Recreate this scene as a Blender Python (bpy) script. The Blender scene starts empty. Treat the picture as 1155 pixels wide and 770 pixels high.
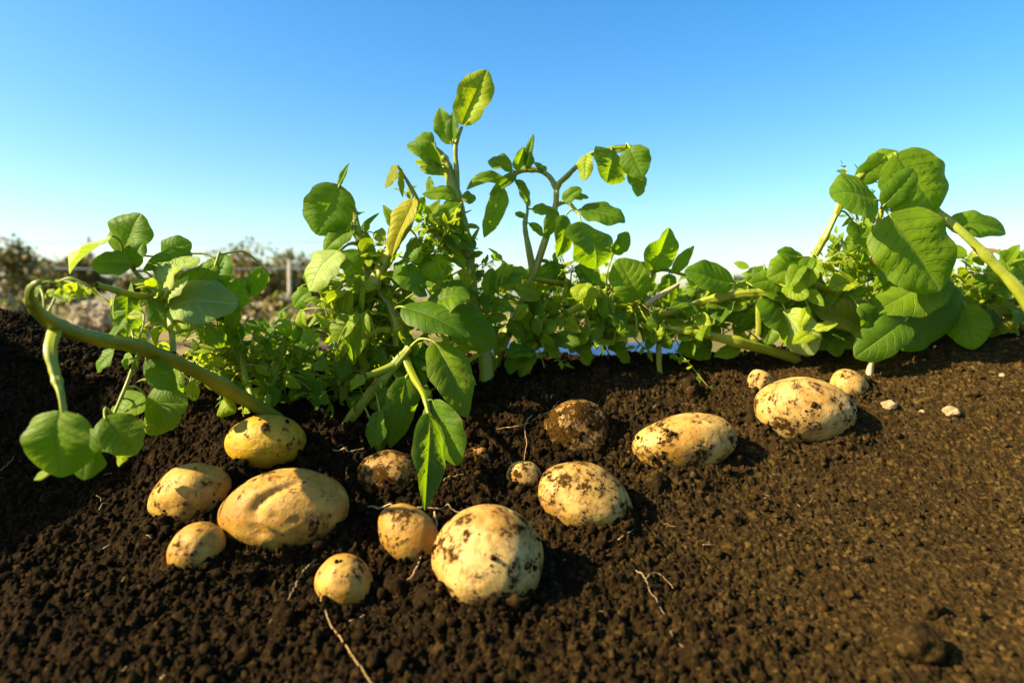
import bpy, math, random
import numpy as np
from mathutils import Vector, Matrix, noise as mnoise

random.seed(7)
rng = np.random.default_rng(11)
scene = bpy.context.scene
COL = scene.collection

# ------------------------------------------------------------------ camera
HC = 0.33                                     # camera height above the field
F = 770.0
PITCH = math.radians(3.7)
cam = bpy.data.cameras.new("camera"); cam_o = bpy.data.objects.new("camera", cam)
COL.objects.link(cam_o)
cam.sensor_width = 36.0; cam.lens = 24.0
cam.clip_start = 0.02; cam.clip_end = 3000
cam_o.location = (0, 0, HC)
cam_o.rotation_euler = (math.pi/2 - PITCH, 0, 0)
cam.dof.use_dof = True; cam.dof.focus_distance = 0.85; cam.dof.aperture_fstop = 4.0
scene.camera = cam_o

# ------------------------------------------------------------------ light
SUN_EL, SUN_SIDE = math.radians(35), math.radians(15)   # sun low on the left, a little on the camera's side
SUN = Vector((-math.cos(SUN_EL)*math.cos(SUN_SIDE), -math.cos(SUN_EL)*math.sin(SUN_SIDE), math.sin(SUN_EL)))
w = bpy.data.worlds.new("World"); scene.world = w; w.use_nodes = True
nt = w.node_tree; bg = nt.nodes["Background"]
sky = nt.nodes.new("ShaderNodeTexSky"); sky.sky_type = 'NISHITA'; sky.sun_disc = False
sky.sun_elevation = SUN_EL
sky.sun_rotation = math.atan2(SUN.x, SUN.y)
sky.air_density = 1.0; sky.dust_density = 1.2; sky.ozone_density = 2.2
hs = nt.nodes.new("ShaderNodeHueSaturation"); hs.inputs["Saturation"].default_value = 1.4; hs.inputs["Hue"].default_value = .497
nt.links.new(sky.outputs[0], hs.inputs["Color"])
nt.links.new(hs.outputs[0], bg.inputs[0]); bg.inputs[1].default_value = 0.085
sun = bpy.data.lights.new("sun", 'SUN'); sun.energy = 5.0; sun.angle = math.radians(0.5); sun.color = (1.0, 0.85, 0.58)
sun_o = bpy.data.objects.new("sun", sun); COL.objects.link(sun_o)
sun_o.rotation_euler = SUN.to_track_quat('Z', 'Y').to_euler()
vs = scene.view_settings
vs.view_transform = 'Standard'; vs.look = 'None'; vs.gamma = 1.0; vs.exposure = 1.6; vs.use_curve_mapping = False
scene.render.film_transparent = False
scene.cycles.max_bounces = 8; scene.cycles.transmission_bounces = 6

# ------------------------------------------------------------------ helpers
RIGHT = Vector((1, 0, 0)); FWD = Vector((0, math.cos(PITCH), -math.sin(PITCH))); UP = Vector((0, math.sin(PITCH), math.cos(PITCH)))
def ray(u, v):
    d = RIGHT*((u-577.5)/F) + FWD + UP*((385-v)/F)
    return d / d.y
def at(u, v, Y):
    return Vector((0, 0, HC)) + ray(u, v)*Y

PERM = np.random.default_rng(5).permutation(4096)
ANG = np.random.default_rng(6).uniform(0, 2*np.pi, 4096)
def h2(i, j, s):
    return PERM[(PERM[(i + 131*s) & 4095] + j) & 4095]
def perlin(x, y, s=0):
    x = np.asarray(x, float); y = np.asarray(y, float)
    i = np.floor(x).astype(np.int64); j = np.floor(y).astype(np.int64)
    fx = x - i; fy = y - j
    def g(di, dj):
        a = ANG[h2(i+di, j+dj, s)]
        return np.cos(a)*(fx-di) + np.sin(a)*(fy-dj)
    ux = fx*fx*fx*(fx*(fx*6-15)+10); uy = fy*fy*fy*(fy*(fy*6-15)+10)
    return (g(0,0)*(1-ux)+g(1,0)*ux)*(1-uy) + (g(0,1)*(1-ux)+g(1,1)*ux)*uy
RND = np.random.default_rng(8).uniform(0, 1, (3, 4096))
def domes(x, y, size, s, lo=.35, hi=.8, flat=.8):
    """granules: height of the highest dome over each point"""
    X = x/size; Y = y/size
    i = np.floor(X).astype(np.int64); j = np.floor(Y).astype(np.int64)
    out = np.zeros_like(X)
    for di in (-1, 0, 1):
        for dj in (-1, 0, 1):
            h = h2(i+di, j+dj, s)
            cx = i+di+RND[0][h]; cy = j+dj+RND[1][h]
            r = lo + (hi-lo)*RND[2][h]**2
            d2 = (X-cx)**2 + (Y-cy)**2
            out = np.maximum(out, np.sqrt(np.maximum(r*r-d2, 0)))
    return out*size*flat
def smooth(a, b, x):
    t = np.clip((x-a)/(b-a), 0, 1); return t*t*(3-2*t)

PY = np.array([-6, .30, .42, .50, .58, .66, .72, .78, .84, .90, .96, 1.02, 1.08, 1.16, 1.3, 1.5, 1.8, 2.2, 900])
PZ = np.array([.0, .012, .026, .041, .055, .071, .088, .110, .140, .170, .197, .219, .231, .228, .17, .07, .0, .0, .0])
_fy = np.linspace(-6, 6, 6001); _fz = np.interp(_fy, PY, PZ)
_k = np.exp(-np.linspace(-2, 2, 41)**2); _fz = np.convolve(np.pad(_fz, 20, 'edge'), _k/_k.sum(), 'valid')
def gz(x, y):
    """the soil without its fine crumbs"""
    x = np.asarray(x, float); y = np.asarray(y, float)
    z = np.interp(y, _fy, _fz)
    crest = smooth(.55, 1.05, y)*(1-smooth(1.25, 1.9, y))
    z = z + .045*smooth(.25, .8, x)*crest
    z = z + .075*smooth(-.58, -.9, x)*crest
    near = (1-smooth(1.6, 2.4, y))*(1-smooth(1.3, 2.2, np.abs(x)))
    calm = 1 - .65*smooth(.15, .5, x)
    z = z + near*calm*(.013*perlin(x/.13, y/.13, 1) + .008*perlin(x/.055, y/.055, 2))
    # unseen soil mound, added left of the picture to shade the bed
    z = z + (.96*np.exp(-((x+1.62)**2/(2*.27**2) + (y-.52)**2/(2*.42**2))) + .04*perlin(x/.12, y/.12, 51)*np.exp(-((x+1.6)**2 + (y-.58)**2)/.2))
    # the next rows
    far = smooth(1.9, 2.6, y)*(1-smooth(8, 14, y))
    z = z + far*(.05*np.sin(y*4.2) + .02*perlin(x/.3, y/.3, 3))
    return z
def ground_hit(u, v, lift=0.0, y0=.36, y1=3.0):
    ys = np.arange(y0, y1, .002); d = ray(u, v)
    x = d.x*ys; z = HC + d.z*ys
    below = z - lift < gz(x, ys)
    k = int(np.argmax(below)) if below.any() else len(ys)-1
    return Vector((x[k], ys[k], z[k]))
def soil_hit(u, v, lift):
    g = ground_hit(u, v, .009); t = float(soil_top(g.x, g.y)); return Vector((g.x, g.y, max(t, g.z-.004) + lift))

def link(name, me, mats=(), parent=None, smooth_shade=True):
    o = bpy.data.objects.new(name, me); COL.objects.link(o)
    for m in mats: me.materials.append(m)
    if parent is not None: o.parent = parent
    if smooth_shade and len(me.polygons):
        me.polygons.foreach_set('use_smooth', np.ones(len(me.polygons), bool))
    return o
def mesh(name, V, Fc, uv=None, mat_idx=None):
    me = bpy.data.meshes.new(name)
    V = np.asarray(V, np.float32)
    me.vertices.add(len(V)); me.vertices.foreach_set('co', V.ravel())
    lens = np.array([len(f) for f in Fc], np.int32) if isinstance(Fc, list) else np.full(len(Fc), Fc.shape[1], np.int32)
    flat = np.concatenate([np.asarray(f, np.int32) for f in Fc]) if isinstance(Fc, list) else Fc.astype(np.int32).ravel()
    me.loops.add(len(flat)); me.loops.foreach_set('vertex_index', flat)
    me.polygons.add(len(lens))
    me.polygons.foreach_set('loop_start', np.concatenate([[0], np.cumsum(lens)[:-1]]).astype(np.int32))
    me.polygons.foreach_set('loop_total', lens)
    if uv is not None:
        l = me.uv_layers.new(name='UVMap'); l.data.foreach_set('uv', np.asarray(uv, np.float32)[flat].ravel())
    if mat_idx is not None: me.polygons.foreach_set('material_index', np.asarray(mat_idx, np.int32))
    me.update(calc_edges=True); me.validate()
    return me
class MB:
    def __init__(s): s.V = []; s.F = []; s.UV = []; s.M = []; s.n = 0
    def add(s, V, Fc, uv=None, m=0):
        V = np.asarray(V, float); Fc = np.asarray(Fc, np.int64)
        s.V.append(V); s.F.append(Fc + s.n); s.UV.append(np.zeros((len(V), 2)) if uv is None else uv)
        s.M.append(np.full(len(Fc), m)); s.n += len(V)
    def build(s, name, mats, parent=None):
        me = mesh(name, np.concatenate(s.V), np.concatenate(s.F), np.concatenate(s.UV), np.concatenate(s.M))
        return link(name, me, mats, parent)
def tag(o, label=None, cat=None, group=None, kind=None):
    if label: o['label'] = label
    if cat: o['category'] = cat
    if group: o['group'] = group
    if kind: o['kind'] = kind
    return o
def empty(name, loc):
    o = bpy.data.objects.new(name, None); COL.objects.link(o); o.location = loc; o.empty_display_size = .02
    return o
def keep(o, parent):
    """parent o and leave its world placement (parents here are never rotated)"""
    o.parent = parent; o.location = o.location - parent.location

# ------------------------------------------------------------------ materials
def new_mat(name):
    m = bpy.data.materials.new(name); m.use_nodes = True
    n = m.node_tree.nodes; l = m.node_tree.links
    return m, n, l, n["Principled BSDF"], n["Material Output"]
def N(n, t, **kw):
    x = n.new(t)
    for k, v in kw.items():
        if k in x.inputs: x.inputs[k].default_value = v
        else: setattr(x, k, v)
    return x
def ramp(n, stops, interp='LINEAR'):
    r = n.new("ShaderNodeValToRGB"); r.color_ramp.interpolation = interp
    e = r.color_ramp.elements
    while len(e) < len(stops): e.new(.5)
    for q, (p, c) in zip(e, stops):
        q.position = p; q.color = (c[0], c[1], c[2], 1) if isinstance(c, tuple) else (c, c, c, 1)
    return r
def math_n(n, l, op, a, b=None, c=None):
    x = n.new("ShaderNodeMath"); x.operation = op
    for i, v in enumerate((a, b, c)):
        if v is None: continue
        if isinstance(v, (int, float)): x.inputs[i].default_value = v
        else: l.new(v, x.inputs[i])
    return x.outputs[0]
def mixc(n, l, fac, a, b, blend='MIX'):
    x = n.new("ShaderNodeMix"); x.data_type = 'RGBA'; x.blend_type = blend
    for sock, v in ((x.inputs[0], fac), (x.inputs[6], a), (x.inputs[7], b)):
        if isinstance(v, (int, float)): sock.default_value = v
        elif isinstance(v, tuple): sock.default_value = (*v, 1)
        else: l.new(v, sock)
    return x.outputs[2]

def leaf_material(name, col, col2, trans, tw=.42, vein=(.14, .20, .02)):
    m, n, l, P, O = new_mat(name)
    uv = n.new("ShaderNodeUVMap"); sp = n.new("ShaderNodeSeparateXYZ"); l.new(uv.outputs[0], sp.inputs[0])
    s = math_n(n, l, 'ABSOLUTE', math_n(n, l, 'MULTIPLY_ADD', sp.outputs[0], 2.0, -1.0))
    t = sp.outputs[1]
    mid = n.new("ShaderNodeMapRange"); l.new(s, mid.inputs[0]); mid.inputs[1].default_value = .025; mid.inputs[2].default_value = .075
    mid.inputs[3].default_value = 1; mid.inputs[4].default_value = 0
    # side veins leave the midrib and sweep to the tip
    k = math_n(n, l, 'MULTIPLY_ADD', math_n(n, l, 'POWER', s, 1.25), -.20, t)
    tc = n.new("ShaderNodeTexCoord"); inf = n.new("ShaderNodeObjectInfo")
    nz = N(n, "ShaderNodeTexNoise", Scale=55.0, Detail=3.0); l.new(tc.outputs['Object'], nz.inputs['Vector'])
    k = math_n(n, l, 'MULTIPLY_ADD', nz.outputs[0], .05, k)
    fr = math_n(n, l, 'PINGPONG', math_n(n, l, 'MULTIPLY', k, 7.5), .5)
    vv = n.new("ShaderNodeMapRange"); l.new(fr, vv.inputs[0]); vv.inputs[1].default_value = .0; vv.inputs[2].default_value = .07
    vv.inputs[3].default_value = .75; vv.inputs[4].default_value = 0
    veins = math_n(n, l, 'MAXIMUM', mid.outputs[0], vv.outputs[0])
    nz2 = N(n, "ShaderNodeTexNoise", Scale=22.0, Detail=4.0, Roughness=.6); l.new(tc.outputs['Object'], nz2.inputs['Vector'])
    r = ramp(n, [(.3, col), (.7, col2)]); l.new(nz2.outputs[0], r.inputs[0])
    hsv = n.new("ShaderNodeHueSaturation"); l.new(r.outputs[0], hsv.inputs['Color'])
    l.new(math_n(n, l, 'MULTIPLY_ADD', inf.outputs['Random'], .5, .75), hsv.inputs['Value'])
    l.new(math_n(n, l, 'MULTIPLY_ADD', inf.outputs['Random'], -.035, .515), hsv.inputs['Hue'])
    c = mixc(n, l, math_n(n, l, 'MULTIPLY', veins, .7), hsv.outputs[0], vein)
    # blemishes
    nz3 = N(n, "ShaderNodeTexNoise", Scale=120.0, Detail=2.0); l.new(tc.outputs['Object'], nz3.inputs['Vector'])
    bl = ramp(n, [(.665, 0.0), (.72, 1.0)]); l.new(nz3.outputs[0], bl.inputs[0])
    c = mixc(n, l, math_n(n, l, 'MULTIPLY', bl.outputs[0], .6), c, (.15, .095, .02))
    ed = n.new('ShaderNodeMapRange'); l.new(math_n(n, l, 'MULTIPLY_ADD', nz2.outputs[0], .55, s), ed.inputs[0]); ed.inputs[1].default_value = 1.24; ed.inputs[2].default_value = 1.32; ed.inputs[3].default_value = 0; ed.inputs[4].default_value = .7
    c = mixc(n, l, ed.outputs[0], c, (.20, .13, .03))
    geo = n.new("ShaderNodeNewGeometry")
    c = mixc(n, l, math_n(n, l, 'MULTIPLY', geo.outputs['Backfacing'], .35), c, (.15, .22, .05))
    l.new(c, P.inputs['Base Color']); P.inputs['Roughness'].default_value = .55; P.inputs['Specular IOR Level'].default_value = .20
    hgt = math_n(n, l, 'MULTIPLY_ADD', veins, -1.0, nz3.outputs[0])
    b = N(n, "ShaderNodeBump", Strength=.6, Distance=.0016); l.new(hgt, b.inputs['Height']); l.new(b.outputs[0], P.inputs['Normal'])
    T = n.new("ShaderNodeBsdfTranslucent")
    tcx = mixc(n, l, math_n(n, l, 'MULTIPLY', veins, .4), trans, (trans[0]*.55, trans[1]*.55, trans[2]*.5))
    l.new(tcx, T.inputs[0]); l.new(b.outputs[0], T.inputs[1])
    mx = n.new("ShaderNodeMixShader"); mx.inputs[0].default_value = tw
    l.new(P.outputs[0], mx.inputs[1]); l.new(T.outputs[0], mx.inputs[2]); l.new(mx.outputs[0], O.inputs[0])
    return m
M_LEAF = leaf_material("potato_leaf", (.050, .106, .0016), (.120, .210, .0032), (.38, .60, .005))
M_YOUNG = leaf_material("young_leaf", (.16, .235, .004), (.27, .345, .013), (.50, .62, .006))
M_YELLOW = leaf_material("yellowing_leaf", (.22, .24, .004), (.29, .27, .006), (.50, .47, .008))
M_SUNLIT = leaf_material("sunlit_leaf", (.22, .31, .035), (.33, .41, .10), (.42, .55, .04), .35, (.40, .46, .16))  # strong sun on a few leaves, lightened into their colour
M_DRY = leaf_material("dry_leaf", (.32, .20, .07), (.45, .32, .14), (.4, .25, .08), .25, (.4, .3, .12))
def stem_material(name, a, b_):
    m, n, l, P, O = new_mat(name)
    tc = n.new("ShaderNodeTexCoord")
    nz = N(n, "ShaderNodeTexNoise", Scale=28.0, Detail=5.0); l.new(tc.outputs['Object'], nz.inputs['Vector'])
    r = ramp(n, [(.3, a), (.72, b_)]); l.new(nz.outputs[0], r.inputs[0])
    n2 = N(n, "ShaderNodeTexNoise", Scale=160.0, Detail=3.0); l.new(tc.outputs['Object'], n2.inputs['Vector'])
    sp = ramp(n, [(.64, 0.0), (.72, .6)]); l.new(n2.outputs[0], sp.inputs[0])
    n4 = N(n, 'ShaderNodeTexNoise', Scale=14.0, Detail=3.0); l.new(tc.outputs['Object'], n4.inputs['Vector']); pr = ramp(n, [(.55, 0.0), (.72, .55)]); l.new(n4.outputs[0], pr.inputs[0])
    c = mixc(n, l, pr.outputs[0], r.outputs[0], (.12, .085, .02)); c = mixc(n, l, sp.outputs[0], c, (.10, .06, .02))
    l.new(c, P.inputs['Base Color']); P.inputs['Roughness'].default_value = .45
    P.inputs['Subsurface Weight'].default_value = .25; P.inputs['Subsurface Radius'].default_value = (.004, .006, .001); P.inputs['Subsurface Scale'].default_value = .6
    b = N(n, "ShaderNodeBump", Strength=.3, Distance=.001); l.new(n2.outputs[0], b.inputs['Height']); l.new(b.outputs[0], P.inputs['Normal'])
    return m
M_STEM = stem_material("green_stem", (.17, .21, .006), (.30, .31, .012))
M_STEM_OLD = stem_material("old_stem", (.125, .155, .006), (.24, .255, .012))
M_WOODY = stem_material("woody_stem", (.20, .11, .035), (.36, .22, .08))
M_ROOT = stem_material("pale_root", (.15, .085, .030), (.29, .19, .085))
M_STRAW = stem_material("straw", (.36, .26, .10), (.55, .43, .22))

def soil_material():
    m, n, l, P, O = new_mat("soil")
    geo = n.new("ShaderNodeNewGeometry"); sp = n.new("ShaderNodeSeparateXYZ"); l.new(geo.outputs['Position'], sp.inputs[0])
    pos = geo.outputs['Position']
    big = N(n, "ShaderNodeTexNoise", Scale=5.0, Detail=5.0, Roughness=.6); l.new(pos, big.inputs['Vector'])
    fine = N(n, "ShaderNodeTexNoise", Scale=240.0, Detail=6.0, Roughness=.65); l.new(pos, fine.inputs['Vector'])
    med = N(n, "ShaderNodeTexNoise", Scale=55.0, Detail=5.0, Roughness=.6); l.new(pos, med.inputs['Vector'])
    c1 = ramp(n, [(.28, (.0065, .0034, .0008)), (.72, (.0225, .0122, .0028))]); l.new(med.outputs[0], c1.inputs[0])
    c2 = ramp(n, [(.28, (.029, .0165, .0038)), (.72, (.050, .029, .0068))]); l.new(med.outputs[0], c2.inputs[0])
    dry = n.new("ShaderNodeMapRange"); l.new(math_n(n, l, 'MULTIPLY_ADD', big.outputs[0], .8, sp.outputs[0]), dry.inputs[0])
    dry.inputs[1].default_value = .35; dry.inputs[2].default_value = 1.0
    near = mixc(n, l, dry.outputs[0], c1.outputs[0], c2.outputs[0])
    fr = ramp(n, [(.35, .55), (.65, 1.35)]); l.new(fine.outputs[0], fr.inputs[0])
    near = mixc(n, l, 1.0, near, fr.outputs[0], 'MULTIPLY')
    vo = N(n, 'ShaderNodeTexVoronoi', Scale=210.0); l.new(pos, vo.inputs['Vector']); spv = n.new('ShaderNodeSeparateColor'); l.new(vo.outputs['Color'], spv.inputs[0])
    vr = ramp(n, [(.0, .55), (.8, 1.15), (1.0, 2.3)]); l.new(spv.outputs[0], vr.inputs[0]); near = mixc(n, l, 1.0, near, vr.outputs[0], 'MULTIPLY')
    pale = ramp(n, [(.73, 0.0), (.78, .8)]); l.new(fine.outputs[0], pale.inputs[0])
    near = mixc(n, l, pale.outputs[0], near, (.14, .09, .035))
    f1 = N(n, "ShaderNodeTexNoise", Scale=.55, Detail=8.0, Roughness=.7); l.new(pos, f1.inputs['Vector'])
    fieldc = ramp(n, [(.30, (.03, .04, .008)), (.45, (.11, .10, .025)), (.58, (.22, .16, .06)), (.72, (.34, .27, .16))]); l.new(f1.outputs[0], fieldc.inputs[0])
    fm = n.new("ShaderNodeMapRange"); l.new(sp.outputs[1], fm.inputs[0]); fm.inputs[1].default_value = 1.9; fm.inputs[2].default_value = 3.2
    l.new(mixc(n, l, fm.outputs[0], near, fieldc.outputs[0]), P.inputs['Base Color'])
    P.inputs['Roughness'].default_value = .95; P.inputs['Specular IOR Level'].default_value = .06
    hgt = math_n(n, l, 'MULTIPLY_ADD', fine.outputs[0], .5, med.outputs[0])
    b = N(n, "ShaderNodeBump", Strength=.9, Distance=.0035); l.new(hgt, b.inputs['Height']); l.new(b.outputs[0], P.inputs['Normal'])
    return m
M_SOIL = soil_material()

def potato_material(name, base, base2, dirt, warm=(.42, .24, .05)):
    m, n, l, P, O = new_mat(name)
    tc = n.new("ShaderNodeTexCoord"); inf = n.new("ShaderNodeObjectInfo")
    ad = n.new("ShaderNodeVectorMath"); ad.operation = 'ADD'
    cmb = n.new("ShaderNodeCombineXYZ"); rr = math_n(n, l, 'MULTIPLY', inf.outputs['Random'], 37.0)
    for i in range(3): l.new(rr, cmb.inputs[i])
    l.new(tc.outputs['Object'], ad.inputs[0]); l.new(cmb.outputs[0], ad.inputs[1]); pos = ad.outputs[0]
    def nz(sc, de, ro=.55):
        x = N(n, "ShaderNodeTexNoise", Scale=sc, Detail=de, Roughness=ro); l.new(pos, x.inputs['Vector']); return x.outputs[0]
    r = ramp(n, [(.32, base), (.68, base2)]); l.new(nz(28, 5), r.inputs[0])
    wr = ramp(n, [(.40, 0.0), (.66, .85)]); l.new(nz(21, 5, .6), wr.inputs[0])
    c = mixc(n, l, wr.outputs[0], r.outputs[0], warm)
    # lenticels: small dark specks
    vo = N(n, "ShaderNodeTexVoronoi", Scale=120.0); l.new(pos, vo.inputs['Vector'])
    spk = ramp(n, [(.10, .75), (.19, 0.0)]); l.new(vo.outputs['Distance'], spk.inputs[0])
    gate = ramp(n, [(.45, 0.0), (.6, 1.0)]); l.new(nz(33, 2), gate.inputs[0])
    c = mixc(n, l, math_n(n, l, 'MULTIPLY', spk.outputs[0], gate.outputs[0]), c, (.12, .06, .018))
    # scurf: brown rough skin
    sc = ramp(n, [(.52, 0.0), (.72, .7)]); l.new(nz(75, 5, .65), sc.inputs[0])
    c = mixc(n, l, math_n(n, l, 'MULTIPLY', sc.outputs[0], min(1, .5 + dirt)), c, (.20, .105, .03))
    # clinging soil
    big, fi = nz(48, 4, .62), nz(170, 6, .72)
    sum_ = math_n(n, l, 'MULTIPLY_ADD', fi, .85, big)
    sum_ = math_n(n, l, 'MULTIPLY', sum_, .5); th = .57 - .15*dirt
    dm = ramp(n, [(th-.012, 0.0), (th+.028, 1.0)]); l.new(sum_, dm.inputs[0])
    dust = ramp(n, [(th-.085, 0.0), (th+.01, .65)]); l.new(sum_, dust.inputs[0])
    c = mixc(n, l, dust.outputs[0], c, (.17, .085, .016))
    dc = ramp(n, [(.3, (.014, .0062, .0009)), (.7, (.080, .038, .0060))]); l.new(fi, dc.inputs[0])
    c = mixc(n, l, dm.outputs[0], c, dc.outputs[0])
    l.new(c, P.inputs['Base Color'])
    ro = n.new("ShaderNodeMapRange"); l.new(dm.outputs[0], ro.inputs[0]); ro.inputs[3].default_value = .54; ro.inputs[4].default_value = .95
    l.new(ro.outputs[0], P.inputs['Roughness']); spm = n.new('ShaderNodeMapRange'); l.new(dm.outputs[0], spm.inputs[0]); spm.inputs[3].default_value = .30; spm.inputs[4].default_value = .03; l.new(spm.outputs[0], P.inputs['Specular IOR Level'])
    P.inputs['Subsurface Weight'].default_value = .12; P.inputs['Subsurface Radius'].default_value = (.012, .006, .002); P.inputs['Subsurface Scale'].default_value = .5
    h = math_n(n, l, 'MULTIPLY_ADD', dm.outputs[0], math_n(n, l, 'MULTIPLY', fi, 2.2), math_n(n, l, 'MULTIPLY_ADD', sc.outputs[0], .5, math_n(n, l, 'MULTIPLY', fi, .55)))
    b = N(n, "ShaderNodeBump", Strength=.8, Distance=.0022); l.new(h, b.inputs['Height']); l.new(b.outputs[0], P.inputs['Normal'])
    return m
def plain(name, col, rough=.6, col2=None, scale=8):
    m, n, l, P, O = new_mat(name)
    P.inputs['Roughness'].default_value = rough
    tc = n.new("ShaderNodeTexCoord"); x = N(n, "ShaderNodeTexNoise", Scale=float(scale), Detail=6.0); l.new(tc.outputs['Object'], x.inputs['Vector'])
    r = ramp(n, [(.3, col), (.7, col2 or tuple(q*1.4 for q in col))]); l.new(x.outputs[0], r.inputs[0]); l.new(r.outputs[0], P.inputs['Base Color'])
    return m

# ------------------------------------------------------------------ lump helper (clods, crumbs, potatoes)
def ico(sub):
    import bmesh
    bm = bmesh.new(); bmesh.ops.create_icosphere(bm, subdivisions=sub, radius=1)
    V = np.array([v.co[:] for v in bm.verts]); Fc = np.array([[v.index for v in f.verts] for f in bm.faces]); bm.free()
    return V, Fc
ICO = {k: ico(k) for k in (1, 2, 3, 4, 6)}
def rough(V, amp, freq, seed):
    off = Vector((seed*3.7, seed*1.3, -seed*2.1))
    return np.array([1 + amp*mnoise.noise(Vector(v)*freq + off) for v in V])[:, None]*V
CRUMB = []
for k in range(10):
    V, Fc = ICO[1]
    CRUMB.append(rough(V, .8, 1.6, k+1)*rng.uniform(.7, 1.25, 3))
def rots(n_):
    q = rng.normal(size=(n_, 4)); q /= np.linalg.norm(q, axis=1)[:, None]
    w_, x, y, z = q.T
    return np.stack([np.stack([1-2*(y*y+z*z), 2*(x*y-z*w_), 2*(x*z+y*w_)], 1),
                     np.stack([2*(x*y+z*w_), 1-2*(x*x+z*z), 2*(y*z-x*w_)], 1),
                     np.stack([2*(x*z-y*w_), 2*(y*z+x*w_), 1-2*(x*x+y*y)], 1)], 1)
def crumbs_mesh(P, R):
    n_ = len(P); RT = rots(n_); Fc = ICO[1][1]; nv = len(ICO[1][0])
    which = rng.integers(0, len(CRUMB), n_)
    T = np.stack(CRUMB)[which]
    V = np.einsum('nij,nvj->nvi', RT, T)*R[:, None, None] + P[:, None, :]
    Fa = (Fc[None] + (np.arange(n_)*nv)[:, None, None]).reshape(-1, 3)
    return V.reshape(-1, 3), Fa
# ------------------------------------------------------------------ potatoes
PM = {
 'yellow': potato_material("yellow_skin", (.46, .275, .006), (.54, .35, .012), .12, (.38, .19, .003)),
 'clean': potato_material("clean_skin", (.38, .198, .018), (.51, .310, .056), .28, (.30, .115, .002)),
 'tan': potato_material("tan_skin", (.45, .262, .054), (.60, .405, .13), .38, (.33, .145, .008)),
 'spot': potato_material("spotted_skin", (.43, .240, .036), (.57, .365, .095), .46, (.32, .135, .006)),
 'dirty': potato_material("dirty_skin", (.30, .150, .022), (.38, .21, .045), .86, (.25, .11, .007)),
}
POTATOES = []
def potato(u, v, ru, rv, ang, skin, label, seed, sink=.40, depth=None, lump=.10, eyes=7, feats=(), Y=None, crumbs=None):
    r_mean = .5*(ru+rv)
    ys = np.arange(.40, 1.4, .0015); d = ray(u, v)
    if Y is None:
        x = d.x*ys; z = HC + d.z*ys; rad = rv*ys/F
        ok = (z - gz(x, ys)) < rad*(1-2*sink) + .004
        Y = ys[int(np.argmax(ok))]
    s = Y/F
    c = at(u, v, Y)
    a, b = ru*s, rv*s; dd = depth*s if depth else min(a, b)*1.05
    V0, Fc = ICO[6 if r_mean > 25 else 4]
    V0 = V0[:, [0, 2, 1]]
    Fc = Fc[:, ::-1]
    rs = np.random.default_rng(seed)
    off = Vector(rs.uniform(-50, 50, 3))
    rad = np.array([1 + lump*mnoise.noise(Vector(p)*.95 + off) + .28*lump*mnoise.noise(Vector(p)*2.0 + off) + .007*mnoise.noise(Vector(p)*6 + off) for p in V0])
    for e in range(eyes):
        t = rs.normal(size=3); t[1] = -abs(t[1]); t /= np.linalg.norm(t)
        q = V0 - t; d2 = (q**2).sum(1); sz = rs.uniform(.09, .14)
        up = (q*np.array([.2, 0, 1])).sum(1)
        rad -= .030*np.exp(-d2/(sz*sz)*3); rad += .005*np.exp(-((up-.10)**2+d2*.4)/(sz*sz)*1.2)*(d2 < .2)
    for (fx, fz, sz, dep) in feats:           # dents at given spots of the face turned to the camera
        t = np.array([fx, -math.sqrt(max(.02, 1-fx*fx-fz*fz)), fz]); d2 = ((V0-t)**2).sum(1)
        rad -= dep*np.exp(-d2/(sz*sz))
    P3 = V0*rad[:, None]*np.array([a, dd, b])
    ca, sa = math.cos(math.radians(ang)), math.sin(math.radians(ang))
    X = P3[:, 0]*ca - P3[:, 2]*sa; Z = P3[:, 0]*sa + P3[:, 2]*ca; Yv = P3[:, 1]
    Wd = np.outer(X, np.array(RIGHT)) + np.outer(Yv, np.array(FWD)) + np.outer(Z, np.array(UP))
    me = mesh("potato", Wd, Fc)
    o = link("potato", me, [PM[skin]]); o.location = c
    tag(o, label, 'potato', 'potatoes lying in the dug soil')
    # soil stuck to the skin
    nk = crumbs if crumbs is not None else {'yellow': 8, 'clean': 30, 'tan': 90, 'spot': 130, 'dirty': 420}[skin]
    nk = int(nk*min(1.0, (r_mean/45)**2 + .15))
    if nk > 5:
        nrm = Wd/np.linalg.norm(Wd, axis=1)[:, None]
        fld = np.array([mnoise.noise(Vector(p)*2.4 + off*1.7) for p in V0]) + .25*(-nrm[:, 2]) + .15*rs.uniform(size=len(V0))
        pick = np.argsort(-fld)[:int(len(V0)*(.18 if skin != 'dirty' else .65))]
        idx = rs.choice(pick, nk)
        rr = np.clip(.0007*(1-rs.uniform(size=nk))**-.5, .0007, .0032)
        Vc, Fk = crumbs_mesh(Wd[idx] + nrm[idx]*(rr*.15)[:, None], rr)
        k = link("clinging_soil", mesh("clinging_soil", Vc, Fk), [M_SOIL], o); k['kind'] = 'stuff'
    POTATOES.append((c, a, b, dd))
    return o
potato(300, 498, 45, 31, 3, 'yellow', 'smooth bright yellow potato under the base of the thick fallen stem', 1, sink=.16, lump=.06, eyes=3)
potato(214, 558, 46, 36, 22, 'clean', 'golden potato at the left end, half sunk in soil beside the creased one', 2, sink=.25)
potato(222, 620, 33, 29, 60, 'clean', 'small pale yellow potato below the golden one, left of the largest', 3, sink=.25, feats=((.1, .3, .16, .05), (.35, .1, .14, .06)))
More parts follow.
